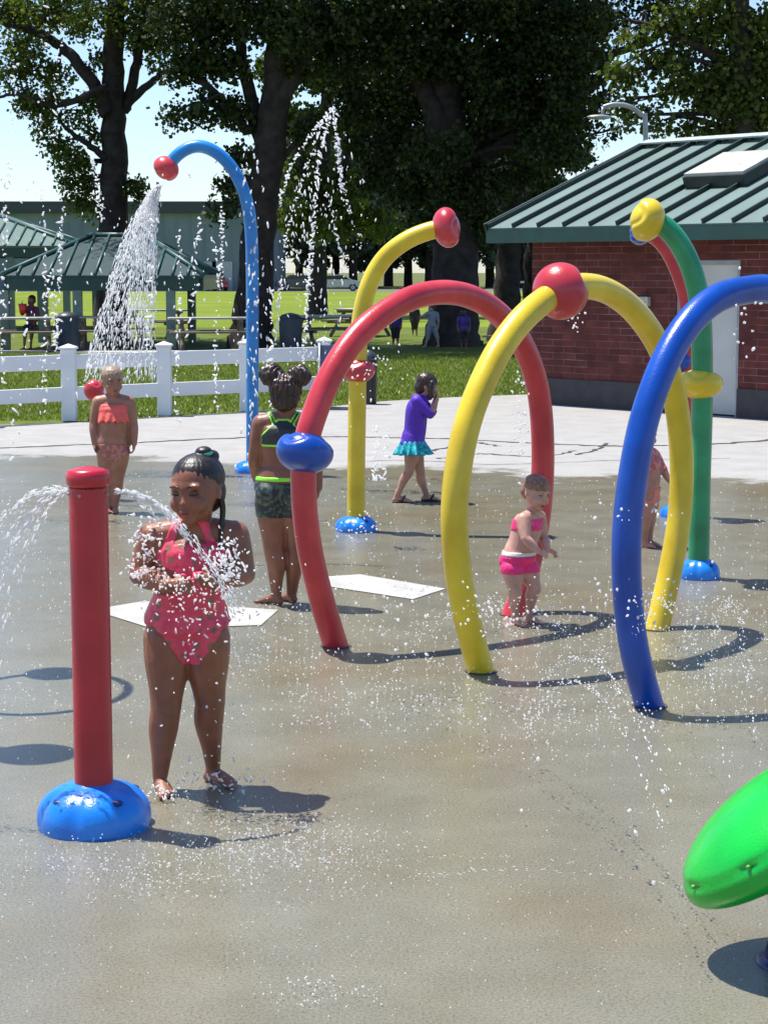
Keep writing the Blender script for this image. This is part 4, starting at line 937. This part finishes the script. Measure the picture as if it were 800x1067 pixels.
# tree 1 (left, behind the shelter)
Y=50.0; r=V(116,354,Y); r.z=0
lim=[([r-V3(0,0,.2)]+P3([(117,300),(119,200),(118,110),(119,40),(122,-40),(120,-130)],Y),[.5,.42,.36,.3,.26,.2,.12]),
 (P3([(112,118),(98,88),(72,56),(44,36),(0,22),(-40,0)],Y-.3),[.2,.17,.14,.11,.08,.05]),
 (P3([(128,118),(136,92),(146,50),(150,0),(158,-60)],Y+.2),[.16,.14,.12,.1,.07]),(P3([(130,112),(150,92),(170,76),(182,70)],Y),[.13,.1,.07,.03]),
 (P3([(112,165),(92,150),(70,134),(60,120)],Y-.2),[.1,.08,.05,.03]),(P3([(112,90),(60,110),(20,98),(-10,104)],Y-.6),[.1,.07,.05,.03])]
cl=[pc(20,10,Y,1.0,1500),pc(60,5,Y,.9,1300,.5),(pc(95,15,Y,.8,900,-.5)),pc(25,45,Y,.7,700,-.6),pc(10,75,Y,.6,500),pc(60,75,Y,.55,450,.4),pc(55,105,Y,.5,450,-.3),pc(80,120,Y,.4,260),pc(35,70,Y,.5,350),
 pc(75,165,Y,.45,700,-.3),pc(60,150,Y,.4,450),pc(85,205,Y,.4,450),pc(40,110,Y,.5,550),pc(25,100,Y,.4,300),pc(95,100,Y,.4,350),pc(70,190,Y,.3,200),pc(90,185,Y,.35,260),pc(140,190,Y,.35,300),pc(148,205,Y,.28,180),pc(100,140,Y,.3,150),pc(100,60,Y,.4,250),pc(140,30,Y,.7,900),pc(160,10,Y,.8,1100),pc(165,50,Y,.6,600,.3),pc(48,130,Y,.35,220),pc(110,215,Y,.4,350,.3)]
cl+=upper(r.x,Y,8.6,15,4.5,34,520)
tree('leafy tree with forked trunk behind the picnic shelter, leftmost in the picture',r,lim,cl,LB,.095)
# tree 2 (leaning, behind the tall blue cane)
Y=46.0; r=G(260,362); Y=r.y
lim=[([r-V3(0,0,.2)]+P3([(262,345),(266,290),(274,205),(284,130),(291,60),(297,-20),(300,-120)],Y),[.62,.5,.42,.38,.36,.33,.28,.18]),
 (P3([(280,170),(262,110),(250,50),(245,-30)],Y+.3),[.2,.16,.13,.08]),(P3([(288,110),(318,60),(330,0),(345,-60)],Y-.2),[.2,.17,.13,.09]),(P3([(258,140),(235,110),(205,80),(180,60)],Y),[.12,.1,.07,.03]),(P3([(276,200),(300,160),(325,130)],Y),[.1,.07,.04])]
cl=[pc(195,20,Y,.9,2400),pc(230,10,Y,.9,2400,.5),pc(265,10,Y,.9,2200,-.5),pc(215,55,Y,.7,1200),pc(190,70,Y,.5,500),pc(240,65,Y,.5,700),pc(225,105,Y,.55,700),pc(245,120,Y,.45,450),pc(200,115,Y,.35,260,-.4),pc(180,120,Y,.3,200),
 pc(300,25,Y,.9,1800,-1),pc(330,15,Y,.9,1600),pc(245,160,Y,.35,300),pc(240,190,Y,.3,240),pc(310,70,Y,.6,500),pc(350,50,Y,.8,1000,.6),pc(320,130,Y,.55,420),pc(235,215,Y,.3,240)]
cl+=upper(r.x,Y,8.8,16,5,40,560)
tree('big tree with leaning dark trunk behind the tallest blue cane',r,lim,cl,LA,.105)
# tree 3 (big dark middle)
r=G(472,360); Y=r.y
lim=[([r-V3(0,0,.2)]+P3([(472,335),(474,270),(470,190),(462,100),(460,0),(455,-120)],Y),[.8,.62,.56,.52,.48,.42,.25]),
 (P3([(476,230),(500,150),(530,80),(550,0)],Y+.4),[.3,.26,.2,.14]),(P3([(466,150),(440,90),(410,30),(390,-40)],Y-.4),[.28,.22,.16,.1]),(P3([(500,170),(560,120),(610,95),(650,70)],Y),[.16,.12,.08,.04])]
cl=[]
for px in range(375,600,28):
    for py,nn in ((10,2100),(55,1900),(100,1500),(145,1050)):
        cl.append(pc(px+random.uniform(-10,10),py+random.uniform(-10,10),Y,.85,int(nn*(1 if 400<px<560 else .75)),random.uniform(-1.6,1.6)))
cl+=[pc(430,190,Y,.7,1300),pc(400,185,Y,.6,800,.8),pc(480,195,Y,.8,1500,-.6),pc(520,190,Y,.6,800),pc(445,225,Y,.5,600),pc(500,230,Y,.6,900),pc(570,130,Y,.5,600),pc(590,100,Y,.5,500),pc(600,60,Y,.6,700),pc(560,180,Y,.4,350)]
cl+=upper(r.x,Y,9,17,5.5,60,600)
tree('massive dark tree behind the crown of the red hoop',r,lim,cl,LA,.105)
# tree 4 (by the building)
r=G(528,358); Y=r.y+2; r.y=Y
lim=[([r-V3(0,0,.2)]+P3([(528,320),(530,250),(536,170),(548,80),(560,-20)],Y),[.45,.36,.3,.27,.22,.14]),(P3([(534,200),(560,150),(590,110),(640,60)],Y),[.16,.13,.09,.05]),(P3([(545,110),(600,70),(680,40),(720,0)],Y+.4),[.16,.12,.09,.05]),
 ([r+V3(.9,.3,-.2)]+P3([(556,290),(560,220),(575,150)],Y+.3),[.3,.26,.2,.1])]
cl=[pc(575,30,Y,.9,1500),pc(610,20,Y,.9,1000,.6),pc(650,10,Y,.8,650),pc(690,5,Y,.7,700),pc(600,80,Y,.6,420),pc(585,150,Y,.45,380),pc(570,190,Y,.4,330),pc(605,120,Y,.45,380),pc(630,95,Y,.4,260),pc(560,110,Y,.6,700),pc(545,165,Y,.5,500),pc(600,165,Y,.3,130),pc(560,225,Y,.4,350),pc(640,135,Y,.35,90),pc(680,120,Y,.4,110),pc(625,60,Y,.5,400)]
cl+=upper(r.x+1,Y,9,15,4.5,34,520)
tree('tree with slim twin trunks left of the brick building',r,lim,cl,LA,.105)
# tree 5 behind the building, brighter green
Y=40.0; r=V3(V(775,300,Y).x,Y,0)
lim=[([r-V3(0,0,.2),r+V3(0,0,2.5),r+V3(-.1,0,5)]+P3([(765,-60),(760,-180)],Y),[.4,.34,.28,.22,.12]),(P3([(775,80),(730,50),(690,30),(650,20)],Y),[.14,.1,.07,.03]),(P3([(772,60),(800,20),(830,-30)],Y+.3),[.14,.1,.05])]
cl=[pc(790,115,Y,.6,1300),pc(770,100,Y,.5,900),pc(795,75,Y,.7,1100),pc(760,75,Y,.5,800),pc(740,100,Y,.4,400),pc(725,80,Y,.4,380),pc(770,40,Y,.7,700),pc(800,20,Y,.8,800),pc(735,30,Y,.5,480),pc(705,20,Y,.5,420),pc(690,60,Y,.45,350),pc(665,75,Y,.4,260),pc(740,5,Y,.6,600),pc(665,35,Y,.4,300),pc(650,105,Y,.3,140),pc(715,55,Y,.35,230),pc(820,60,Y,.7,900),pc(700,92,Y,.35,220),pc(690,125,Y,.3,150),pc(720,130,Y,.3,170),pc(745,128,Y,.3,200),pc(660,120,Y,.25,90),pc(640,70,Y,.3,160)]
cl+=upper(r.x+.5,Y,8.4,13,3.5,24,520)
tree('brighter green tree rising behind the metal roof at the right',r,lim,cl,LB,.11)
# small trunk in the middle distance + trees beyond
r=G(330,330); Y=r.y
lim=[([r-V3(0,0,.2)]+P3([(331,300),(333,240),(338,150),(345,40),(350,-60)],Y),[.45,.36,.32,.28,.2,.1]),(P3([(333,230),(365,160),(390,100)],Y),[.18,.12,.06]),(P3([(333,220),(310,160),(300,100)],Y),[.16,.1,.06])]
cl=[]
for px in range(290,420,22):
    for py in (20,75,130,180,225): cl.append(pc(px+random.uniform(-8,8),py+random.uniform(-10,10),Y,1.1,520 if py>100 else 800,random.uniform(-2,2)))
cl+=upper(r.x,Y,13.5,22,7,30,400)
tree('mid distance tree on the sunny lawn right of the leaning trunk',r,lim,cl,LB,.19)
def farsrc():
    root=V3(0,0,0); lim=[([V3(0,0,-.3),V3(0,0,3),V3(.2,0,8)],[.5,.4,.2])]
    cl=[]
    for _ in range(26):
        a=random.uniform(0,2*PI); z=random.uniform(1.6,15); q=5.2*math.sqrt(random.random())*math.sin(PI*min(1,(z-1)/15.5)); cl.append(((q*math.cos(a),q*math.sin(a),z),(1.7,1.7,1.3),520))
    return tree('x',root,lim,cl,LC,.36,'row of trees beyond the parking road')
ft=farsrc(); k=0
wh=['left of the silver parked car','directly over the silver car','set back right of the silver car','seen under the red hoop crown','behind the massive dark trunk','set back behind the twin trunks','nearest the brick building','behind the silver parked car','right of the silver car','in the gap right of the yellow cane','seen beneath the big dark tree','just left of the brick roof','behind the brick building gap','seen right of the leaning trunk','beyond the hall corner']
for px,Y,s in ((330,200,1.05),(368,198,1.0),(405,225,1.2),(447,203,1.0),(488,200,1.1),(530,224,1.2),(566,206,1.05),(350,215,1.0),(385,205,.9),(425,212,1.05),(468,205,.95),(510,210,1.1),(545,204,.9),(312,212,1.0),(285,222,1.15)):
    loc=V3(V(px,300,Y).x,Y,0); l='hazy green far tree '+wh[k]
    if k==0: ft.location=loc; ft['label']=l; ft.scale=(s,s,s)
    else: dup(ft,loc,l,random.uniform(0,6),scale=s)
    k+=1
# ---------------------------------------------------------------- water
def watermat():
    m,t,b=nt('water_drops'); L=t.links.new; b.inputs['Base Color'].default_value=(1,1,1,1); b.inputs['Roughness'].default_value=.08; b.inputs['IOR'].default_value=1.33; b.inputs['Specular IOR Level'].default_value=1; b.inputs['Coat Weight'].default_value=1
    tl=t.nodes.new('ShaderNodeBsdfTranslucent'); tl.inputs[0].default_value=(1,1,1,1); gl=N(t,'ShaderNodeBsdfGlass',IOR=1.33,Roughness=.05)
    m1=t.nodes.new('ShaderNodeMixShader'); m1.inputs[0].default_value=.6; L(b.outputs[0],m1.inputs[1]); L(tl.outputs[0],m1.inputs[2])
    m2=t.nodes.new('ShaderNodeMixShader'); m2.inputs[0].default_value=.15; L(m1.outputs[0],m2.inputs[1]); L(gl.outputs[0],m2.inputs[2]); L(m2.outputs[0],t.nodes['Material Output'].inputs[0]); return m
WAT=watermat()
ICO=B(); bmesh.ops.create_icosphere(ICO,subdivisions=1,radius=1); ICO.verts.ensure_lookup_table()
icv=np.array([v.co[:] for v in ICO.verts]); icf=np.array([[v.index for v in f.verts] for f in ICO.faces]); ICO.free()
def drops(name,label,P,S,D=None,stretch=1.6,cat='water spray'):
    P=np.array(P,float); S=np.array(S,float); n=len(P)
    if D is None: D=rng.normal(0,1,(n,3))
    D=np.array(D,float)+rng.normal(0,.25,(n,3)); D/=np.linalg.norm(D,axis=1)[:,None]
    A=rng.normal(0,1,(n,3)); A-=D*(A*D).sum(1)[:,None]; A/=np.linalg.norm(A,axis=1)[:,None]; C=np.cross(D,A)
    st=1+(stretch-1)*rng.random(n)*2; nv=len(icv)
    jit=1+.13*rng.normal(0,1,(n,nv))
    q=icv[None]*jit[:,:,None]
    v=P[:,None]+S[:,None,None]*(q[:,:,0:1]*A[:,None]+q[:,:,1:2]*C[:,None]+q[:,:,2:3]*D[:,None]*st[:,None,None])
    f=(icf[None]+np.arange(n)[:,None,None]*nv).reshape(-1,3)
    me=bpy.data.meshes.new(name); v=v.reshape(-1,3); me.vertices.add(len(v)); me.vertices.foreach_set('co',v.astype(np.float32).ravel())
    k=len(f); me.loops.add(k*3); me.loops.foreach_set('vertex_index',f.astype(np.int32).ravel()); me.polygons.add(k); me.polygons.foreach_set('loop_start',np.arange(0,k*3,3,dtype=np.int32)); me.polygons.foreach_set('loop_total',np.full(k,3,dtype=np.int32))
    me.polygons.foreach_set('use_smooth',[True]*k); me.materials.append(WAT); me.update(); me.validate()
    o=bpy.data.objects.new(name,me); COL.objects.link(o); return tag(o,label,cat,kind='stuff')
def arcp(p0,v0,T,n,jit=.01,pw=1.0,grow=0):
    t=T*rng.random(n)**pw; P=np.array(p0)[None]+np.array(v0)[None]*t[:,None]; P[:,2]-=4.9*t*t; P+=rng.normal(0,1,(n,3))*(jit+grow*t)[:,None]
    D=np.tile(np.array(v0,float),(n,1)); D[:,2]-=9.8*t; k=P[:,2]>.002; return P[k],D[k]
def cat(l): return np.concatenate([a for a,b in l]),np.concatenate([b for a,b in l])
# jets out of the red post
hd=V(99,513,pp.y); L=[]
for v,n in (((-.95,.1,.2),380),((-.75,-.1,.1),180),((-1.3,.2,.42),420),((-1.15,.5,.3),100)): L.append(arcp(hd+V3(-.064,0,0),v,.62,n,.004,grow=.02))
P,D=cat(L); k=D[:,2]>-4.6; drops('post_jet','arching water jets thrown left from the top of the red spray post',P[k],(.0008+.0022*rng.random(k.sum())**2),D[k],5)
L=[]
for v,n,T in (((1.25,.25,.12),400,.3),((1.1,.2,.2),200,.2),((.9,.2,.1),120,.16)):
    L.append(arcp(hd+V3(.064,0,0),v,T,n,.003,grow=.02))
P,D=cat(L); drops('post_jet','bright water jet from the red spray post breaking on the girl in pink',P,(.0008+.0024*rng.random(len(P))**2),D,4.5)
# spatter on and around the girl
P=[];S=[]
def blob(px,py,Y,sx,sz,n,s0,s1,sy=.04):
    c=V(px,py,Y)
    for _ in range(n): P.append((c.x+random.gauss(0,sx),c.y+random.gauss(0,sy),max(.004,c.z+random.gauss(0,sz)))); S.append(random.uniform(s0,s1))
GY_=G(195,822).y
blob(152,572,GY_-.1,.025,.07,110,.0015,.005); blob(150,598,GY_-.14,.03,.02,60,.0015,.005); blob(182,612,GY_-.26,.05,.05,80,.0015,.0045); blob(236,590,GY_-.24,.03,.05,190,.0015,.0052); blob(228,600,GY_-.25,.05,.06,120,.0015,.0045)
blob(200,640,GY_-.22,.09,.09,70,.0015,.004); blob(215,700,GY_-.2,.1,.2,50,.0015,.0048); blob(170,825,GY_-.15,.05,.012,60,.0015,.004); blob(225,815,GY_-.1,.08,.02,60,.0015,.005)
blob(150,560,GY_-.1,.06,.05,40,.001,.003); blob(250,640,GY_,.1,.15,160,.001,.003)
drops('splash_drops','bright water spatter over the arms and suit of the girl in pink',P,S,None,2.2)
# drops dancing on the slab
P=[];S=[]
def floor(px0,px1,py0,py1,n,s0,s1,hmax=.05):
    for _ in range(n):
        g=G(random.uniform(px0,px1),random.uniform(py0,py1)); P.append((g.x,g.y,.002+hmax*random.random()**2.5)); S.append(random.uniform(s0,s1)*(g.y/6)**.35)
floor(0,800,500,760,2400,.0012,.0035,.06); floor(0,800,760,1060,700,.0008,.0022,.04); floor(300,800,640,760,900,.0012,.0035,.08)
for cx,cy,r_,n in ((270,880,60,650),(180,915,60,260),(330,900,70,260),(60,905,60,160),(330,1040,30,90),(450,745,90,260),(560,770,60,160),(720,700,60,260),(565,655,45,160),(640,650,60,120),(250,690,40,160),(280,640,50,160),(770,640,50,160)):
    for _ in range(n):
        g=G(random.gauss(cx,r_),min(1060,max(470,random.gauss(cy,r_*.28)))); P.append((g.x,g.y,.002+.05*random.random()**2)); S.append(random.uniform(.0008,.003)*(g.y/6)**.3)
for x,y in ((118+425,860),(560,805),(655,860),(662,884),(680,937),(505,762),(388,745),(430,690),(575,640),(620,612),(690,840)):
    g=G(x,y); P.append((g.x,g.y,.05)); S.append(.0062)
drops('splash_drops','glinting drops bouncing on the wet slab between the hoops',P,S,None,1.4)
# jets of the green sprayer
L=[]
def shot(a,b,ya,yb,T,n,jit):
    A=V(a[0],a[1],ya); Bq=V(b[0],b[1],yb); v=(Bq-A)/T; v.z+=4.9*T; return arcp(A,v,T,n,jit,.9,.012)
L.append(shot((700,838),(545,750),4.9,6.9,.5,190,.004)); L.append(shot((690,868),(545,775),4.75,6.6,.5,170,.004)); L.append(shot((720,820),(400,718),5.0,8.0,.6,150,.006)); L.append(shot((790,800),(738,700),5.0,8.0,.55,190,.008)); L.append(shot((760,812),(655,690),5.0,8.0,.55,120,.006))
P,D=cat(L); drops('sprayer_jet','thin broken water jets shooting back from the green sprayer',P,(.001+.0018*rng.random(len(P))),D,2.8)
L=[]
for a,b,yb in (((715,912),(60,948),5.35),((712,925),(250,965),5.1)): L.append(shot(a,b,4.75,yb,.28,90,.003))
P,D=cat(L); drops('sprayer_jet','fine low water jets shooting left from the green sprayer',P,(.0006+.0006*rng.random(len(P))),D,3.0)
# cone of water under the tall blue cane
Yc=G(263,492).y; nz=V(165,194,Yc); P=[];D=[];S=[]
for _ in range(6500):
    t=random.random()**1.15*.5; a=random.uniform(0,2*PI); q=math.sqrt(random.random()) if random.random()<.5 else 1.0
    v=V3(-.75+.62*q*math.cos(a),.62*q*math.sin(a),-1.0); p=nz+v*t-V3(0,0,4.9*t*t)
    p+=V3(random.gauss(0,.012),random.gauss(0,.012),0)
    if p.z<.02: continue
    P.append(p[:]); D.append((v.x,v.y,v.z-9.8*t)); S.append((.0009+.003*random.random()**2)*(1+1.5*t))
drops('falling_water','cone of white water pouring from the coral red head of the tallest cane',P,S,D,5)
# falling strings of drops, left and centre
P=[];D=[];S=[]
def string(pts,Y,per=6,s0=.0035,s1=.0098,jx=.010):
    Q=crom([V(x,y,Y) for x,y in pts],12)
    for a,b in zip(Q,Q[1:]):
        for _ in range(max(1,int((b-a).length*per*8))):
            if random.random()<.2: continue
            p=a.lerp(b,random.random()); P.append((p.x+random.gauss(0,jx),p.y+random.gauss(0,.05),p.z)); D.append((b-a)[:]); S.append(random.uniform(s0,s1))
for pts,Y,per in (([(8,170),(5,260),(2,400)],14,7),([(45,195),(47,270),(47,350),(46,432)],15,7),([(66,215),(62,300),(58,380)],15,9),([(52,280),(56,320),(60,365)],14,14),([(94,160),(101,190),(106,230)],17,16),([(160,222),(158,270),(152,360)],14,5),
   ([(187,240),(188,300),(184,380),(183,440)],15,9),([(207,225),(204,280),(196,350)],15,7),([(223,250),(228,300),(224,370),(226,430)],15,6),([(232,215),(231,260),(229,300)],15,12),([(283,300),(282,360),(280,390)],14,9),([(283,395),(281,430),(279,470)],14,5),
   ([(347,112),(352,150),(356,200)],16,20),([(345,115),(334,160),(328,220),(322,290),(318,350),(316,380)],16,15),([(342,118),(310,160),(297,190),(291,215)],16,14),([(346,112),(335,130),(318,180),(300,240),(290,330),(285,385)],17,8),([(350,150),(362,210),(378,260)],17,7),
   ([(340,200),(352,250),(360,290)],16,8),([(30,330),(20,420),(10,480)],13,3),([(50,0),(45,100),(40,160)],15,3),([(15,60),(12,140),(8,200)],15,3),([(65,20),(60,80),(55,150)],15,3),([(393,445),(390,490),(389,500)],12.5,18),([(403,446),(401,480),(400,500)],12.5,14)):
    string(pts,Y,per)
for _ in range(420):
    x=random.gauss(320,32); y=random.uniform(140,400); 
    if abs(x-345)>(y-90)*.35: continue
    p=V(x,y,16+random.uniform(-.6,.6)); P.append(p[:]); D.append((0,0,-1)); S.append(random.uniform(.003,.008))
for _ in range(130):
    p=V(random.uniform(0,250),random.uniform(180,440),15+random.uniform(-2,2)); P.append(p[:]); D.append((0,0,-1)); S.append(random.uniform(.003,.008))
for _ in range(110):
    p=V(random.gauss(263,8),random.uniform(160,490),Yc-.1); P.append(p[:]); D.append((0,0,-1)); S.append(random.uniform(.004,.011))
drops('falling_water','strings of white drops falling around the fence and beneath the trees',P,S,D,2.6)
P=[];S=[];D=None
for cx,cy,Y,sx,sz,n in ((540,640,G(0,655).y,.18,.04,70),(660,530,G(0,735).y-.15,.09,.03,30),(665,625,G(0,735).y-.15,.08,.05,60),(700,640,9,.2,.12,90),(600,330,9.3,.02,.05,26),(372,385,11,.12,.1,60),(500,640,8,.3,.1,80),(375,548,11.5,.1,.04,50),(540,440,9,.02,.12,60),(770,340,8,.04,.08,20)):
    c=V(cx,cy,Y)
    for _ in range(n): P.append((c.x+random.gauss(0,sx),c.y+random.gauss(0,.1),max(.01,c.z+random.gauss(0,sz)))); S.append(random.uniform(.0025,.007))
drops('splash_drops','loose drops flying around the hoops and the toddler',P,S,None,1.4)
# ---------------------------------------------------------------- camera, light, world
cd=bpy.data.cameras.new('camera'); cam=bpy.data.objects.new('camera',cd); COL.objects.link(cam); scn.camera=cam
cd.sensor_fit='VERTICAL'; cd.sensor_height=24; cd.lens=24*F/HH; cd.clip_end=4000; cd.clip_start=.05
cam.location=CAM; cam.rotation_euler=(PI/2-TH,0,0)
SD=V3(-.31,.16,1.0).normalized(); el=math.asin(SD.z); az=math.atan2(SD.x,SD.y)
sl=bpy.data.lights.new('sun','SUN'); sl.energy=5.0; sl.angle=R(.5); sl.color=(1,.96,.9); so=bpy.data.objects.new('sun',sl); COL.objects.link(so); so.rotation_euler=SD.to_track_quat('Z','Y').to_euler()
w=bpy.data.worlds.new('World'); scn.world=w; w.use_nodes=True; t=w.node_tree; bg=t.nodes['Background']; sky=t.nodes.new('ShaderNodeTexSky'); sky.sky_type='NISHITA'; sky.sun_disc=False; sky.sun_elevation=el; sky.sun_rotation=az; sky.dust_density=.4; sky.air_density=1.0; sky.ozone_density=2.0
tn=N(t,'ShaderNodeMix',_data_type='RGBA',_blend_type='MULTIPLY'); tn.inputs[0].default_value=1; tn.inputs[7].default_value=(.93,.99,1.14,1); t.links.new(sky.outputs[0],tn.inputs[6]); t.links.new(tn.outputs[2],bg.inputs[0]); bg.inputs[1].default_value=.108
vs=scn.view_settings; vs.view_transform='Standard'; vs.look='None'; vs.gamma=1; vs.exposure=.64
